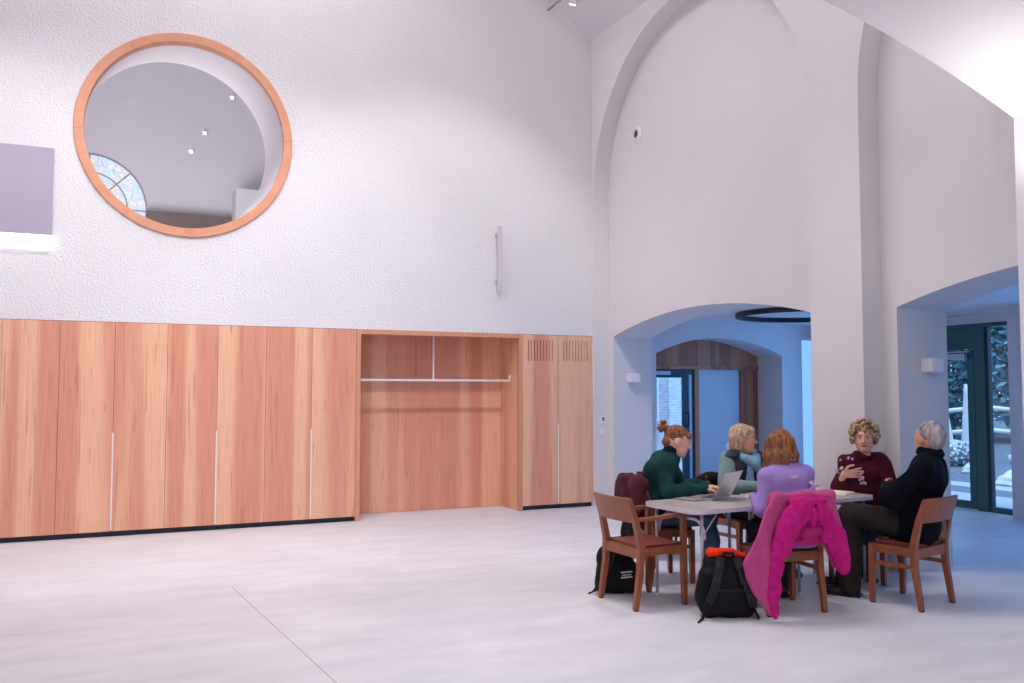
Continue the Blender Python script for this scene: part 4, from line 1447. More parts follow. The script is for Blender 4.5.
class Human:
    def __init__(self, label, O, fdir, skin, J, head, up=(0, 0, 1), hair=None, male=False, hs=1.0):
        self.root = thing('person', label, 'person', (O[0], O[1], 0), 0)
        self.L, self.f, self.r = frame(O, fdir)
        L = self.L
        self.J = {k: L(*v) for k, v in J.items()}
        self.male = male; self.skin = skin
        hf = _n(head); hu = _n(np.asarray(up, float) - hf * (np.asarray(up, float) @ hf)); hr = np.cross(hf, hu)
        self.hf, self.hu, self.hr = hf, hu, hr
        self.hs = hs

    def H(self, f_, r_, u_):
        s = self.hs
        return self.J['head'] + self.hf * f_ * s + self.hr * r_ * s + self.hu * u_ * s

    def torso(self, S, off, w=1.0):
        J = self.J; r = self.r
        m = 1.12 if self.male else 1.0
        S.cone(J['pelvis'] - r * .065 * m, J['pelvis'] + r * .065 * m, .115 * m + off, k=.05)
        S.cone(J['waist'] - r * .05 * m, J['waist'] + r * .05 * m, .10 * m + off, k=.06)
        S.cone(J['chest'] - r * .07 * m, J['chest'] + r * .07 * m, .105 * m + off, k=.06)
        mid = (J['pelvis'] + J['waist']) / 2
        S.cone(mid - r * .05 * m, mid + r * .05 * m, .108 * m + off, k=.06)
        S.cone(J['shL'] * .8 + J['shR'] * .2, J['shR'] * .8 + J['shL'] * .2, .050 * m + off, k=.06)
        for sd in 'LR':
            S.cone(J['neck'] - ZU * .045, J['sh' + sd], .036 + off * .7, .040 * m + off, k=.05)
        S.cone((J['shL'] + J['shR']) / 2, J['neck'], .06 + off, .045 + off * .6, k=.05)

    def arm(self, S, side, off, lower=True):
        J = self.J
        sh, el, wr = J['sh' + side], J['el' + side], J['wr' + side]
        m = 1.15 if self.male else 1.0
        S.cone(sh, el, .048 * m + off, .039 * m + off, k=.03)
        if lower:
            S.cone(el, el * .6 + wr * .4, .038 * m + off, .036 * m + off * .9, k=.02)
            S.cone(el * .6 + wr * .4, wr, .036 * m + off * .9, .026 * m + off * .6, k=.02)

    def leg(self, S, side, off, shin=True):
        J = self.J
        hp, kn, an = J['hp' + side], J['kn' + side], J['an' + side]
        m = 1.08 if self.male else 1.0
        S.cone(hp, kn, .082 * m + off, .056 * m + off, k=.04)
        if shin:
            mid = kn * .65 + an * .35
            S.cone(kn, mid, .055 * m + off, .054 * m + off, k=.03).cone(mid, an - ZU * .035, .054 * m + off, .036 * m + off * 1.6, k=.03)

    def headsdf(self, S):
        H = self.H; s = self.hs; ax = (self.hr, self.hf, self.hu)
        S.ell(H(-.005, 0, .0), (.073 * s, .093 * s, .090 * s), ax, .02)
        S.ell(H(.028, 0, -.045), (.060 * s, .060 * s, .078 * s), ax, .03)
        S.cone(H(.035, -.032, -.088), H(.035, .032, -.088), .030 * s, k=.03)
        S.cone(H(.066, -.008, -.108), H(.066, .008, -.108), .020 * s, k=.025)
        for q in (-1, 1):
            S.ell(H(.056, q * .034, -.045), (.026 * s, .028 * s, .03 * s), ax, .02)
            S.ell(H(-.004, q * .075, -.025), (.011 * s, .020 * s, .031 * s), ax, .008)
        S.cone(H(.080, -.030, .012), H(.080, .030, .012), .011 * s, k=.02)
        for q in (-1, 1):
            S.ell(H(.094, q * .031, -.012), (.017 * s, .013 * s, .011 * s), ax, .012, True)
        S.cone(H(.088, 0, -.004), H(.108, 0, -.044), .008 * s, .0115 * s, k=.012)
        for q in (-1, 1):
            S.cone(H(.094, q * .010, -.048), H(.096, q * .010, -.049), .008 * s, k=.006)
        S.cone(H(.083, -.017, -.071), H(.083, .017, -.071), .0085 * s, k=.010)
        S.cone(H(.080, -.014, -.081), H(.080, .014, -.081), .0085 * s, k=.010)
        S.cone(self.J['neck'] - self.hu * .03, H(-.022, 0, -.06), .050 * (1.12 if self.male else 1), .050 * s, k=.03)

    def body(self, hands, feet=True):
        S = SDF(.006, .02)
        self.torso(S, -.008)
        for sd in 'LR':
            self.arm(S, sd, -.004)
            self.leg(S, sd, -.004)
            if feet:
                S.cone(self.J['an' + sd] - ZU * .045, self.J['an' + sd] * .35 + self.J['to' + sd] * .65 - ZU * .018, .026, .016, k=.02)
        self.headsdf(S)
        for (sd, d, t, kw) in hands:
            hand(S, self.J['wr' + sd], d, t, **kw)
        o = S.build('body', self.skin, self.root)
        return o

    def face_features(self, iris=(60, 45, 35), lips=(176, 92, 88), brow=(110, 80, 60), sides=(-1, 1)):
        H = self.H; s = self.hs; ax = (self.hr, self.hf, self.hu)
        for q in sides:
            S = SDF(.0025, .002); S.ell(H(.0795, q * .031, -.013), (.0135 * s, .0095 * s, .0075 * s), ax, .002)
            e = S.build('eye', plain('eye_white', rgb(222, 214, 212), .3), self.root)
            S = SDF(.002, .001); S.ell(H(.0875, q * .031, -.0125), (.0062 * s, .004 * s, .0066 * s), ax, .001)
            keep_world(S.build('iris', plain('iris', rgb(*iris), .2), None), e)
            S = SDF(.0025, .002); S.cone(H(.094, q * .017, .011), H(.083, q * .047, .012), .0035 * s, .0022 * s, k=.002)
            S.build('eyebrow', plain('brow', rgb(*brow), .8), self.root)
        S = SDF(.0025, .004)
        S.cone(H(.0905, -.018, -.0735), H(.0905, .018, -.0735), .0042 * s, k=.004).cone(H(.0905, 0, -.073), H(.093, 0, -.073), .0042 * s, k=.004).cone(H(.088, -.014, -.081), H(.088, .014, -.081), .0048 * s, k=.004)
        S.build('lips', plain('lips', rgb(*lips), .5), self.root)


def shoe(Hm, side, name, mat, sole, up=.045, wide=.042, ln=1.0):
    J = Hm.J; an, to = J['an' + side], J['to' + side]
    d = _n((to - an) * [1, 1, 0]); w = np.array([-d[1], d[0], 0])
    base = np.array([an[0], an[1], 0])
    S = SDF(.006, .03)
    S.ell(base - d * .005 + ZU * .045, (.058, wide * .95, .045), (d, w, ZU)).ell(base + d * .12 * ln + ZU * .035, (.085, wide * 1.08, .036), (d, w, ZU)).cone(base + d * .02 + ZU * .05, an + ZU * .0, .045, .043)
    S.rbox(base + ZU * -.06, (.4, .4, .065), .001, None, .004, True)
    so = S.build(name, mat, Hm.root)
    S = SDF(.006, .02)
    S.rbox(base + d * .06 * ln + ZU * .014, (.135 * ln, wide, .014), .012, (d, w, ZU), .01)
    keep_world(S.build('sole', sole, None), so)


def strands(c, axis, freq, amp, seed=0):
    """combed-hair ridges running around an axis"""
    c = np.asarray(c); ax = _n(axis); a = _n(np.cross(ax, [.3, .5, .8])); b = np.cross(ax, a)
    rs = np.random.RandomState(seed); ph = rs.uniform(0, 6.28, 3)

    def f(P):
        q = P - c
        th = np.arctan2(q @ b, q @ a); h = q @ ax
        th = th + .12 * np.sin(h * 30 + ph[0])
        return amp * (np.sin(th * freq + ph[1]) + .6 * np.sin(th * freq * 2.3 + h * 18 + ph[2])) / 1.4
    return f


def hairmat(name, c0, c1, scale=45):
    m, n, l, b = newmat(name)
    tc = n.new('ShaderNodeTexCoord'); mp = n.new('ShaderNodeMapping'); mp.inputs['Scale'].default_value = (1, 1, .22)
    t = n.new('ShaderNodeTexNoise'); t.inputs['Scale'].default_value = scale; t.inputs['Detail'].default_value = 4
    r = n.new('ShaderNodeValToRGB'); r.color_ramp.elements[0].position = .36; r.color_ramp.elements[1].position = .64
    r.color_ramp.elements[0].color = c0; r.color_ramp.elements[1].color = c1
    l.new(tc.outputs['Object'], mp.inputs[0]); l.new(mp.outputs[0], t.inputs['Vector']); l.new(t.outputs['Fac'], r.inputs[0]); l.new(r.outputs[0], b.inputs['Base Color'])
    b.inputs['Roughness'].default_value = .55
    b.inputs['Specular IOR Level'].default_value = .2
    return m


M['denim'] = plain('denim', rgb(84, 106, 140), .85, 0, .18, 14, .2, 200)
M['denim_dark'] = plain('dark_denim', rgb(40, 52, 78), .85, 0, .15, 14)
M['brown_cord'] = plain('brown_cord', rgb(47, 41, 40), .9, 0, .15, 12)
M['black_shoe'] = plain('black_shoe', rgb(22, 20, 22), .5)
M['black_sole'] = plain('black_sole', rgb(14, 14, 16), .6)
M['white_sole'] = plain('white_sole', rgb(206, 200, 200), .6)

FWD = np.array([FW.x, FW.y, 0]); FWD = FWD / np.linalg.norm(FWD)
RT = np.array([FWD[1], -FWD[0], 0])


def img(lat, toward, up=0.0):
    """a room direction: lat along the gable to the right, toward the entrance bay"""
    return RT * lat - FWD * toward + ZU * up


# --- woman in green at the laptop
skA = skinmat('skin_fair', rgb(226, 176, 156))
J = dict(pelvis=(-.02, 0, .57), waist=(.0, 0, .74), chest=(.06, 0, .90), neck=(.135, 0, 1.05), head=(.205, .03, 1.195),
         shL=(.10, -.165, .975), shR=(.08, .165, .975), elL=(.22, -.24, .77), elR=(.13, .235, .765), wrL=(.45, -.08, .79), wrR=(.40, .145, .79),
         hpL=(.02, -.09, .545), hpR=(.02, .09, .545), knL=(.45, -.09, .55), knR=(.45, .10, .55), anL=(.46, -.10, .09), anR=(.50, .10, .09), toL=(.63, -.11, .03), toR=(.67, .11, .03))
A = Human('woman with auburn bun in dark green sweater typing at the laptop', (-1.91, -4.325), (.80, -.60), skA, J, img(.93, .02, -.26), hs=1.15)
dA = _n(np.array([.80, -.60, 0]))
A.body([('L', dA * .9 + A.r * .35 + ZU * -.12, A.r, dict(curl=.32)), ('R', dA * .95 - A.r * .12 + ZU * -.12, -A.r, dict(curl=-.32, thumb=-.5))])
A.face_features(brow=(130, 88, 62), lips=(190, 100, 96))
S = SDF(.007, .04)
A.torso(S, .042); A.arm(S, 'L', .026); A.arm(S, 'R', .030)
S.cone(A.J['elR'], A.J['elR'] * .5 + A.J['wrR'] * .5, .066, .055).cone(A.J['pelvis'] - A.r * .08, A.J['pelvis'] + A.r * .08, .15)
S.wrinkle(.012, 30, 21, (1, 1, .6))
S.build('sweater', plain('green_knit', rgb(28, 66, 66), .95, 0, .18, 12, .5, 110), A.root)
S = SDF(.006, .02); S.cone(A.J['neck'] - ZU * .02, A.H(-.018, 0, -.082), .078, .070).wrinkle(.003, 60, 3)
S.build('turtleneck', plain('dark_turtleneck', rgb(22, 40, 50), .95), A.root)
S = SDF(.008, .04); A.leg(S, 'L', .012); A.leg(S, 'R', .012); S.cone(A.J['pelvis'] - A.r * .07, A.J['pelvis'] + A.r * .07, .118); S.wrinkle(.005, 30, 4)
S.build('jeans', M['denim'], A.root)
for sd in 'LR':
    shoe(A, sd, 'shoe', M['black_shoe'], M['black_sole'])
S = SDF(.005, .015); ax = (A.hr, A.hf, A.hu)
S.ell(A.H(-.012, 0, .014), (.086, .103, .096), ax)
S.ell(A.H(.075, 0, -.070), (.12, .075, .078), ax, .01, True)
S.ell(A.H(.03, .075, -.06), (.042, .055, .055), ax, .01, True).ell(A.H(.03, -.075, -.06), (.042, .055, .055), ax, .01, True)
S.ell(A.H(-.055, 0, -.045), (.060, .055, .05), ax).ell(A.H(-.02, 0, -.145), (.09, .10, .05), ax, .01, True)
S.ell(A.H(.066, 0, .035), (.066, .036, .034), ax).ell(A.H(-.09, 0, .045), (.035, .03, .035), ax)
S.custom(strands(A.H(-.1, 0, .06), A.hf, 26, .003, 2))
hA = hairmat('auburn_hair', rgb(104, 64, 42), rgb(164, 108, 74))
hair = S.build('hair', hA, A.root)
S = SDF(.005, .01)
rs = np.random.RandomState(5)
for k in range(12):
    d = rs.normal(size=3) * .017
    S.ell(A.H(-.128 + d[0], d[1], .052 + d[2]), (.020, .020, .018), ax)
S.cone(A.H(-.085, .0, .045), A.H(-.12, 0, .05), .026)
S.wrinkle(.003, 120, 6)
keep_world(S.build('bun', hA, None), hair)

# --- woman with pale blue scarf and navy gilet
skB = skinmat('skin_warm', rgb(216, 160, 138))
J = dict(pelvis=(0, 0, .57), waist=(.03, 0, .74), chest=(.05, 0, .90), neck=(.06, .0, 1.045), head=(.075, .02, 1.185),
         shL=(.05, -.175, .985), shR=(.05, .18, .98), elL=(.14, -.25, .75), elR=(.13, .27, .745), wrL=(.36, -.11, .765), wrR=(.36, .06, .765),
         hpL=(.02, -.09, .545), hpR=(.02, .09, .545), knL=(.44, -.11, .53), knR=(.44, .11, .53), anL=(.40, -.11, .09), anR=(.40, .11, .09), toL=(.56, -.12, .03), toR=(.56, .12, .03))
B = Human('woman with blonde bob, glasses, navy gilet and pale blue scarf', (-.91, -4.21), (.08, -1.0), skB, J, img(.96, .30, -.02), hs=1.15)
B.body([('L', -B.r * -.5 + B.f * .8 + ZU * -.1, B.r, dict(curl=.4)), ('R', B.f * .7 - B.r * .7 + ZU * -.1, -B.r, dict(curl=-.4, thumb=-.5))])
B.face_features(brow=(150, 120, 96), lips=(186, 96, 92))
S = SDF(.007, .035); B.torso(S, .008); B.arm(S, 'L', .026); B.arm(S, 'R', .026); S.wrinkle(.005, 28, 31)
S.build('jumper', plain('sage_knit', rgb(128, 156, 156), .95, 0, .08, 12, .4, 140), B.root)
S = SDF(.007, .035); B.torso(S, .026); S.cone(B.J['shL'] * .8 + B.J['neck'] * .2, B.J['shR'] * .8 + B.J['neck'] * .2, .066)
S.cone(B.L(.20, 0, .62), B.L(.17, 0, 1.0), .055, .052, .02, True).ell(B.L(.09, 0, 1.06), (.11, .10, .10), None, .02, True)
S.wrinkle(.007, 22, 32, (1, 1, 2.5))
S.build('gilet', plain('navy_gilet', rgb(26, 32, 52), .6, 0, .1, 10), B.root)
S = SDF(.006, .02); S.cone(B.L(.165, .02, .62), B.L(.135, .02, .97), .052, .05).wrinkle(.004, 30, 2)
S.build('scarf_end', plain('scarf_print', rgb(140, 172, 214), .9, 0, .35, 60), B.root)
S = SDF(.006, .02)
ring = [B.L(.055 + .115 * math.cos(a), .105 * math.sin(a), 1.03 - .055 * math.cos(a) + .01 * math.sin(3 * a)) for a in np.linspace(0, 2 * PI, 15)]
S.chain(ring, [.036] * 15).chain([B.L(.165, .08, 1.0), B.L(.19, .0, .945), B.L(.185, -.07, .88)], [.036, .042, .034])
S.wrinkle(.006, 40, 8)
S.build('scarf', plain('pale_blue_scarf', rgb(132, 176, 200), .95, 0, .12, 25, .3, 90), B.root)
S = SDF(.008, .04); B.leg(S, 'L', .012); B.leg(S, 'R', .012); S.cone(B.J['pelvis'] - B.r * .07, B.J['pelvis'] + B.r * .07, .118)
S.build('trousers', plain('black_trousers', rgb(28, 28, 34), .9), B.root)
for sd in 'LR':
    shoe(B, sd, 'shoe', M['black_shoe'], M['black_sole'])
S = SDF(.005, .02); ax = (B.hr, B.hf, B.hu)
S.ell(B.H(-.012, 0, .018), (.092, .108, .095), ax)
S.cone(B.H(-.045, -.062, .0), B.H(-.025, -.070, -.085), .040, .030).cone(B.H(-.045, .062, .0), B.H(-.025, .070, -.085), .040, .030).cone(B.H(-.07, -.03, -.02), B.H(-.065, -.03, -.09), .045, .036).cone(B.H(-.07, .03, -.02), B.H(-.065, .03, -.09), .045, .036)
S.ell(B.H(.095, 0, -.07), (.095, .085, .085), ax, .015, True)
S.ell(B.H(.068, 0, .048), (.062, .034, .036), ax)
S.custom(strands(B.H(0, 0, .1), B.hu, 30, .0028, 3))
S.build('hair', hairmat('blonde_grey_hair', rgb(150, 122, 98), rgb(216, 190, 160)), B.root)
bm = bmesh.new()
for q in (-1, 1):
    c = B.H(.104, q * .032, -.012)
    tube(bm, [c + B.hr * (.022 * math.cos(a)) + B.hu * (.017 * math.sin(a)) for a in np.linspace(0, 2 * PI, 17)[:-1]], .0022, 6, True)
    tube(bm, [B.H(.104, q * .054, -.008), B.H(.09, q * .076, -.006), B.H(.0, q * .083, -.008)], .002, 6)
tube(bm, [B.H(.106, -.010, -.008), B.H(.108, 0, -.006), B.H(.106, .010, -.008)], .002, 6)
gls = keep_world(obj('glasses', bm, plain('blue_glasses', rgb(50, 60, 140), .3)), B.root)

# --- woman in lilac blazer, back to the camera
J = dict(pelvis=(.02, 0, .57), waist=(.08, 0, .74), chest=(.15, 0, .91), neck=(.20, 0, 1.055), head=(.235, .005, 1.195),
         shL=(.16, -.165, .960), shR=(.16, .165, .960), elL=(.13, -.235, .715), elR=(.17, .225, .715), wrL=(.36, -.16, .79), wrR=(.42, .10, .77),
         hpL=(.02, -.09, .545), hpR=(.02, .09, .545), knL=(.44, -.10, .53), knR=(.44, .10, .53), anL=(.42, -.10, .09), anR=(.40, .10, .09), toL=(.58, -.11, .03), toR=(.55, .11, .03))
Cw = Human('woman with coppery hair in lilac blazer seen from behind', (-1.51, -5.63), (.147, .989), skinmat('skin_light', rgb(228, 180, 160)), J, img(.36, -.93, -.05), hs=1.12)
Cw.body([('L', Cw.f * .8 + Cw.r * .5, Cw.r, dict(curl=.4)), ('R', Cw.f * .8 - Cw.r * .5, -Cw.r, dict(curl=-.4, thumb=-.5))])
Cw.face_features()
lil = plain('lilac_cloth', rgb(160, 134, 200), .85, 0, .06, 8, .2, 120)
S = SDF(.007, .035); Cw.torso(S, .016); Cw.arm(S, 'L', .012); Cw.arm(S, 'R', .012)
S.cone(Cw.J['shL'] + ZU * .005, Cw.J['shR'] + ZU * .005, .060).cone(Cw.J['pelvis'] - Cw.r * .08, Cw.J['pelvis'] + Cw.r * .08, .140).cone(Cw.L(-.02, -.15, .44), Cw.L(.02, -.13, .62), .05, .07)
S.wrinkle(.008, 26, 41, (1, 1, .6))
S.build('blazer', lil, Cw.root)
S = SDF(.005, .012)
S.chain([Cw.L(.20 - .075 * math.cos(a), .085 * math.sin(a), 1.075 + .012 * math.cos(a)) for a in np.linspace(-1.9, 1.9, 9)], [.018] * 9)
S.build('blazer_collar', lil, Cw.root)
S = SDF(.008, .04); Cw.leg(S, 'L', .012); Cw.leg(S, 'R', .012); S.cone(Cw.J['pelvis'] - Cw.r * .07, Cw.J['pelvis'] + Cw.r * .07, .118)
S.build('trousers', plain('dark_trousers', rgb(44, 40, 52), .9), Cw.root)
for sd in 'LR':
    shoe(Cw, sd, 'shoe', M['black_shoe'], M['black_sole'])
bowm = plain('pale_ribbon', rgb(214, 198, 236), .6)
for (b_, z_, a_, sc, rot) in ((-.015, .955, .036, 1.0, .2), (.135, .90, .015, 1.2, -.3)):
    S = SDF(.004, .006)
    ca, sa = math.cos(rot), math.sin(rot)

    def bp_(u, v, w=0.0):
        return Cw.L(a_ - w, b_ + (u * ca - v * sa) * sc, z_ + (u * sa + v * ca) * sc)
    for q in (-1, 1):
        S.chain([bp_(0, 0), bp_(q * .022, .014, .008), bp_(q * .03, .002, .006), bp_(q * .012, -.004), bp_(0, 0)], [.006] * 5)
        S.cone(bp_(0, 0), bp_(q * .02, -.05), .006, .005)
    S.ell(bp_(0, 0, .004), (.008, .008, .008))
    S.build('ribbon_bow', bowm, Cw.root)
S = SDF(.005, .02); ax = (Cw.hr, Cw.hf, Cw.hu)
S.ell(Cw.H(-.012, 0, .016), (.090, .106, .096), ax)
for b_, z_, a_ in ((-.062, -.16, -.045), (-.032, -.19, -.075), (0, -.20, -.08), (.035, -.19, -.075), (.064, -.165, -.04), (-.085, -.175, -.01), (.085, -.15, .0)):
    S.chain([Cw.H(-.05, b_ * .7, .02), Cw.H(a_ - .01, b_ * 1.0, -.08), Cw.H(a_, b_ * 1.05, z_ + .03), Cw.H(a_ - .012, b_ * 1.35, z_)], [.040, .036, .024, .010])
S.ell(Cw.H(.095, 0, -.07), (.075, .085, .09), ax, .015, True)
S.custom(strands(Cw.H(0, 0, .1), Cw.hu, 28, .0035, 4))
S.build('hair', hairmat('copper_hair', rgb(98, 60, 40), rgb(166, 110, 74)), Cw.root)

# --- curly-haired woman in burgundy
J = dict(pelvis=(0, 0, .57), waist=(.03, 0, .74), chest=(.05, 0, .90), neck=(.07, .0, 1.05), head=(.085, -.015, 1.21),
         shL=(.04, -.145, .965), shR=(.05, .145, .965), elL=(.10, -.205, .755), elR=(.15, .185, .77), wrL=(.28, -.22, .765), wrR=(.24, .155, .885),
         hpL=(.02, -.09, .545), hpR=(.02, .09, .545), knL=(.40, -.02, .53), knR=(.42, .18, .53), anL=(.24, -.02, .09), anR=(.30, .16, .09), toL=(.36, -.06, .03), toR=(.44, .16, .03))
D = Human('curly-haired woman in burgundy sweater with pale butterflies, hand raised', (-.155, -4.955), (-.74, -.67), skinmat('skin_rosy', rgb(224, 170, 150)), J, img(-.42, .90, -.03), hs=1.04)
D.body([('L', D.f, D.r + ZU * .3, dict(curl=.3)), ('R', -D.r * .85 + D.f * .15 + ZU * .12, ZU + D.f * .2, dict(curl=-.22, spread=.03, thumb=-.3))])
D.face_features(brow=(120, 90, 66), lips=(184, 92, 92), iris=(70, 56, 44))
S = SDF(.007, .04); D.torso(S, .026); D.arm(S, 'L', .030); S.cone(D.J['shR'], D.J['elR'], .070, .070).cone(D.J['elR'], D.J['elR'] * .55 + D.J['wrR'] * .45, .065, .055)
S.cone(D.J['elL'], D.J['elL'] * .5 + D.J['wrL'] * .5, .075, .065).cone(D.J['shL'], D.J['elL'], .072, .078).cone(D.J['waist'] - D.r * .06, D.J['waist'] + D.r * .06, .130)
S.ell(D.L(.085, 0, 1.09), (.075, .070, .060), None, .015, True).wrinkle(.011, 28, 51, (1, 1, .6))
S.build('sweater', plain('burgundy_fleece', rgb(74, 22, 38), .95, 0, .16, 10, .4, 120), D.root)
S = SDF(.005, .01); S.chain([D.L(.072 + .070 * math.cos(a), .072 * math.sin(a), 1.036 - .020 * math.cos(a)) for a in np.linspace(0, 2 * PI, 13)], [.016] * 13)
S.build('neckband', plain('burgundy_rib', rgb(66, 20, 34), .95), D.root)
wing = plain('pale_applique', rgb(206, 180, 206), .7, 0, .3, 90)


def butterfly(c, U, V, N, s, rot):
    U = _n(U); V = _n(V); N = _n(N); ca, sa = math.cos(rot), math.sin(rot)
    u = U * ca + V * sa; v = V * ca - U * sa
    S = SDF(.004, .004)
    for q in (-1, 1):
        S.ell(c + (u * q * .024 + v * .016) * s, (.022 * s, .016 * s, .006), (_n(u + v * .6 * q), _n(v - u * .6 * q), N)).ell(c + (u * q * .018 - v * .014) * s, (.015 * s, .013 * s, .006), (u, v, N))
    S.build('butterfly_applique', wing, D.root)
    S = SDF(.0035, .003); S.cone(c + v * .02 * s + N * .006, c - v * .02 * s + N * .006, .004); S.build('butterfly_body', plain('dark_applique', rgb(96, 60, 92), .7), D.root)


nrm = D.f * .8 + D.r * .4 + ZU * .3
butterfly(D.L(.125, .165, .965), D.r, ZU, nrm, 0.9, .6)
butterfly(D.L(.135, .115, 1.0), D.r, ZU, nrm, .85, 2.2)
butterfly(D.L(.158, .19, .91), D.r, ZU, nrm, 0.9, -.3)
butterfly(D.L(.200, .035, .90), D.r, ZU, D.f, 0.9, .3)
butterfly(D.L(.195, .010, .83), D.r, ZU, D.f, 0.9, 1.2)
S = SDF(.008, .04); D.leg(S, 'L', .012); D.leg(S, 'R', .012); S.cone(D.J['pelvis'] - D.r * .07, D.J['pelvis'] + D.r * .07, .118)
S.build('jeans', M['denim_dark'], D.root)
for sd in 'LR':
    shoe(D, sd, 'shoe', plain('maroon_shoe', rgb(64, 28, 36), .6), M['white_sole'])
S = SDF(.005, .010); ax = (D.hr, D.hf, D.hu)
S.ell(D.H(-.015, 0, .022), (.088, .10, .088), ax)
rs = np.random.RandomState(12)
for k in range(150):
    d = rs.normal(size=3); d /= np.linalg.norm(d)
    p = np.array([-.012 + .116 * d[0], .112 * d[1], .025 + .108 * d[2]])
    if p[0] > .035 and p[2] < .045 and abs(p[1]) < .075:
        continue
    if p[2] < -.085:
        continue
    S.ell(D.H(*p), (.017, .017, .015), ax)
for q in (-1, 1):
    for k in range(8):
        S.ell(D.H(rs.uniform(-.06, .035), q * rs.uniform(.085, .108), rs.uniform(-.06, .04)), (.019, .019, .017), ax)
S.wrinkle(.005, 120, 7)
S.build('hair', hairmat('curly_blonde', rgb(108, 84, 66), rgb(206, 174, 134), 60), D.root)

# --- man with grey hair, arms folded
J = dict(pelvis=(.0, 0, .575), waist=(-.04, 0, .76), chest=(-.08, 0, .93), neck=(-.10, 0, 1.10), head=(-.10, .0, 1.255),
         shL=(-.09, -.195, 1.03), shR=(-.09, .195, 1.03), elL=(.11, -.315, .80), elR=(.12, .27, .80), wrL=(.215, -.04, .85), wrR=(.20, -.10, .80),
         hpL=(.02, -.10, .55), hpR=(.02, .10, .55), knL=(.47, -.11, .64), knR=(.47, .10, .61), anL=(.47, -.14, .10), anR=(.60, .12, .10), toL=(.64, -.15, .03), toR=(.78, .14, .03))
E5 = Human('grey-haired man in navy zip jumper sitting with folded arms', (-.522, -5.822), (-.46, .89), skinmat('skin_ruddy', rgb(214, 152, 130)), J, img(-.34, -.93, .12), male=True, hs=1.13)
E5.body([('L', E5.r * .9 + ZU * -.2, ZU + E5.f * .3, dict(curl=.35)), ('R', -E5.r * .95 - E5.f * .22 + ZU * -.1, ZU + E5.f * .3, dict(curl=-.25, thumb=-.3))])
E5.face_features(brow=(150, 140, 136))
S = SDF(.007, .04); E5.torso(S, .022); E5.arm(S, 'L', .022); E5.arm(S, 'R', .018)
S.cone(E5.J['elL'], E5.J['elL'] * .5 + E5.J['wrL'] * .5, .072, .06).cone(E5.J['pelvis'] - E5.r * .085, E5.J['pelvis'] + E5.r * .085, .155)
S.wrinkle(.012, 28, 61, (1, 1, .6))
navy = plain('navy_fleece', rgb(11, 14, 27), .9, 0, .12, 12, .3, 130)
S.build('jumper', navy, E5.root)
S = SDF(.005, .012)
S.chain([E5.L(-.10 + .078 * math.cos(a), .08 * math.sin(a), 1.125 + .008 * math.cos(a)) for a in np.linspace(.35, 2 * PI - .35, 15)], [.022] * 15)
S.chain([E5.L(-.10 + .074 * math.cos(a), .076 * math.sin(a), 1.15 + .01 * math.cos(a)) for a in np.linspace(.35, 2 * PI - .35, 15)], [.016] * 15)
S.build('collar', navy, E5.root)
S = SDF(.008, .04); E5.leg(S, 'L', .026); E5.leg(S, 'R', .024); S.cone(E5.J['pelvis'] - E5.r * .08, E5.J['pelvis'] + E5.r * .08, .128); S.wrinkle(.007, 22, 62)
S.build('trousers', M['brown_cord'], E5.root)
for sd in 'LR':
    shoe(E5, sd, 'shoe', M['black_shoe'], M['black_sole'], wide=.048, ln=1.12)
S = SDF(.005, .02); ax = (E5.hr, E5.hf, E5.hu)
S.ell(E5.H(-.018, 0, .020), (.088, .100, .090), ax).ell(E5.H(-.070, 0, -.03), (.066, .040, .058), ax)
S.ell(E5.H(.102, 0, -.078), (.066, .072, .084), ax, .012, True).ell(E5.H(.022, .08, -.06), (.032, .040, .042), ax, .01, True).ell(E5.H(.022, -.08, -.06), (.032, .040, .042), ax, .01, True)
S.custom(strands(E5.H(.05, 0, .03), E5.hu * .6 + E5.hf * .8, 17, .0032, 5)).wrinkle(.004, 55, 9)
S.build('hair', hairmat('grey_hair', rgb(112, 102, 102), rgb(190, 182, 184), 30), E5.root)

# ------------------------------------------------------------------ coats over chair backs
fur = plain('magenta_fur', rgb(196, 34, 126), .95, 0, .14, 22, .7, 90)
lining = plain('dusky_pink_cloth', rgb(190, 78, 134), .8, 0, .08, 14, .2, 60)
ct = thing('fur_coat', 'bright magenta fur coat draped over the chair of the lilac woman', 'coat', (-1.64, -5.80, 0))
L, f, r = frame((-1.605, -5.515), (.147, .989))
O0 = L(-.315, 0, 0)     # plane just behind the chair back; N towards the entrance


def bendA(u, v):
    return .030 * np.sin(u * 20 + v * 4) * np.clip((.82 - v) * 1.6, 0, 1) + .012 * np.sin(u * 11) + np.clip(.62 - v, 0, 1) * .05 + .03 * np.clip(np.abs(u) - .24, 0, 1)


S = SDF(.008, .03)
S.sheet(O0, r, ZU, -f, [(-.235, .86), (.0, .875), (.235, .86), (.275, .74), (.315, .56), (.335, .44), (.315, .33), (.22, .34), (.17, .47), (.12, .53), (-.12, .54), (-.21, .47), (-.25, .22), (-.27, .04), (-.33, .05), (-.40, .16), (-.47, .30), (-.485, .40), (-.42, .56), (-.32, .76)], bendA, .018, .012)
S.cone(L(-.285, -.225, .842), L(-.285, .235, .845), .042).cone(L(-.25, -.235, .80), L(-.25, .24, .80), .03)
S.wrinkle(.007, 30, 71)
S.build('coat_lining', lining, ct)
S = SDF(.007, .018)


def Q(u, v, w=0.0):
    return L(-.315 - w, 0, 0) + r * u + ZU * v


def lobe(u, v, ru, rv, rn, tilt=0.0, w=.04):
    c, s_ = math.cos(tilt), math.sin(tilt)
    S.ell(Q(u, v, w), (ru, rv, rn), (r * c + ZU * s_, ZU * c - r * s_, -f))


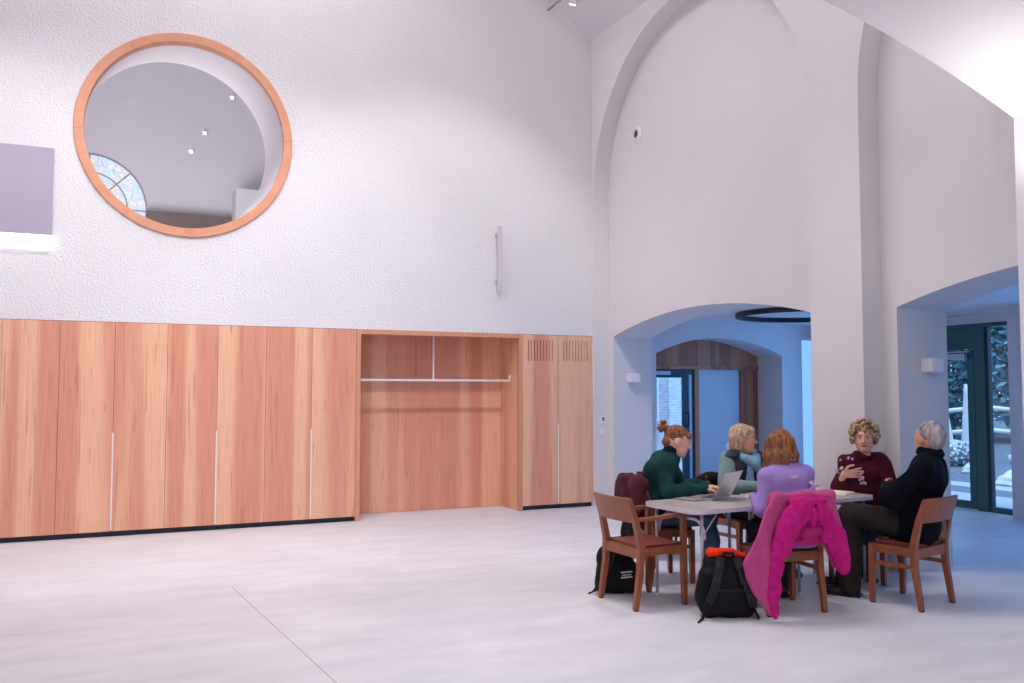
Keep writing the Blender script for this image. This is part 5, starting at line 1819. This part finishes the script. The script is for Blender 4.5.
lobe(-.140, .665, .095, .165, .060, -.72, .055)
lobe(-.06, .765, .075, .075, .05, -.5, .05)
lobe(-.215, .545, .080, .13, .055, -.45, .06)
lobe(-.270, .40, .052, .14, .045, -.12, .06)
lobe(-.285, .25, .048, .14, .042, .02, .055)
lobe(-.285, .12, .044, .10, .038, .10, .05)
lobe(-.035, .735, .036, .085, .05, -.12, .055)
lobe(.020, .715, .034, .085, .055, .0, .06)
lobe(.075, .730, .036, .085, .055, .05, .055)
lobe(-.03, .815, .10, .035, .045, -.1, .035)
lobe(.08, .815, .09, .035, .045, .1, .035)
lobe(.150, .675, .060, .15, .055, .40, .055)
lobe(.215, .545, .085, .14, .055, .33, .06)
lobe(.265, .41, .066, .12, .05, .1, .055)
lobe(.13, .57, .045, .045, .05, .3, .065)
S.wrinkle(.006, 34, 72).wrinkle(.0025, 150, 73)
S.build('fur_trim', fur, ct)
S = SDF(.007, .02)
S.cone(Q(-.16, .53, .035), Q(.11, .53, .035), .018).cone(Q(-.02, .60, .02), Q(.10, .60, .02), .05).wrinkle(.006, 30, 74)
S.build('inner_lining', plain('deep_pink_cloth', rgb(176, 44, 116), .8), ct)
S = SDF(.004, .004); S.rbox(L(-.275, .065, .885), (.022, .008, .006), .003, (r, f, ZU)); S.build('neck_label', plain('dark_label', rgb(44, 34, 48), .6), ct)

# burgundy coat on the green woman's chair
c2 = thing('burgundy_coat', 'dark burgundy fleece coat hung on the chair behind the green woman', 'coat', (-2.03, -4.33, 0))
L, f, r = frame((-1.76, -4.36), (.98, -.18))
S = SDF(.008, .05)
S.rbox(L(-.335, .0, .735), (.215, .075, .15), .07, (r, f, ZU)).rbox(L(-.355, .06, .60), (.15, .06, .13), .05, (r, f, ZU)).cone(L(-.38, .17, .80), L(-.41, .22, .56), .062, .050)
S.cone(L(-.40, -.02, .84), L(-.42, .02, .60), .04, .03).cone(L(-.36, -.15, .78), L(-.38, -.19, .56), .055, .045)
S.wrinkle(.013, 24, 81, (1, 1, .5)).wrinkle(.005, 60, 83)
S.build('coat_body', plain('burgundy_wool', rgb(84, 40, 54), .95, 0, .25, 10, .6, 70), c2)
S = SDF(.008, .03); S.cone(L(-.37, .10, .56), L(-.40, .12, .40), .06, .05).cone(L(-.37, -.02, .56), L(-.40, .0, .40), .06, .05).wrinkle(.008, 26, 82)
S.build('coat_lining', plain('dark_lining', rgb(32, 28, 32), .8), c2)
# black jacket on the scarf woman's chair
c3 = thing('black_jacket', 'black jacket hung on the chair behind the woman with scarf', 'jacket', (-.88, -3.93, 0))
L, f, r = frame((-.86, -4.22), (.08, -1))
S = SDF(.008, .05)
S.rbox(L(-.30, .03, .69), (.27, .07, .14), .065, (r, f, ZU)).rbox(L(-.32, .06, .52), (.20, .06, .13), .05, (r, f, ZU)).cone(L(-.32, .25, .72), L(-.34, .30, .48), .06, .05)
S.wrinkle(.012, 24, 84, (1, 1, .5))
S.build('jacket_body', plain('black_cloth', rgb(34, 31, 34), .9, 0, .15, 10), c3)
# tan bag by the man's chair
L, f, r = frame((-.575, -5.80), (-.22, .975))
tb_ = thing('quilted_bag', 'small tan quilted bag on the seat beside the man in navy', 'bag', tuple(L(-.10, .17, .475)))
S = SDF(.006, .03); S.rbox(L(-.13, .165, .545), (.035, .06, .072), .03, (r, f, ZU)).wrinkle(.005, 60, 85)
S.build('bag_body', plain('tan_quilt', rgb(128, 112, 100), .9, 0, .2, 30, .5, 60), tb_)
S = SDF(.005, .01); S.chain([L(-.17, .165, .61), L(-.15, .165, .645), L(-.10, .165, .645), L(-.08, .165, .61)], [.006] * 4); S.build('bag_handle', plain('tan_strap', rgb(100, 84, 74), .8), tb_)

# red upholstered chair back in the aisle beyond the green woman
t = thing('red_tub_chair', 'dark red upholstered chair standing between the green and scarf women', 'chair', (-1.30, -3.52, 0), face(-.42, -.9))
redu = plain('dark_red_upholstery', rgb(112, 22, 42), .7, 0, .1, 10)
obj('seat', mkbox(-.22, .22, -.20, .22, .36, .46, .03, 3), redu, t)
obj('backrest', mkbox(-.22, .22, -.26, -.19, .44, .80, .03, 3), redu, t)
for sx in (-1, 1):
    for sy in (-1, 1):
        bm = bmesh.new(); tube(bm, [(sx * .19, sy * .19 - (.02 if sy < 0 else 0), 0), (sx * .185, sy * .18, .38)], .013, 8); obj('leg', bm, M['black_metal'], t)
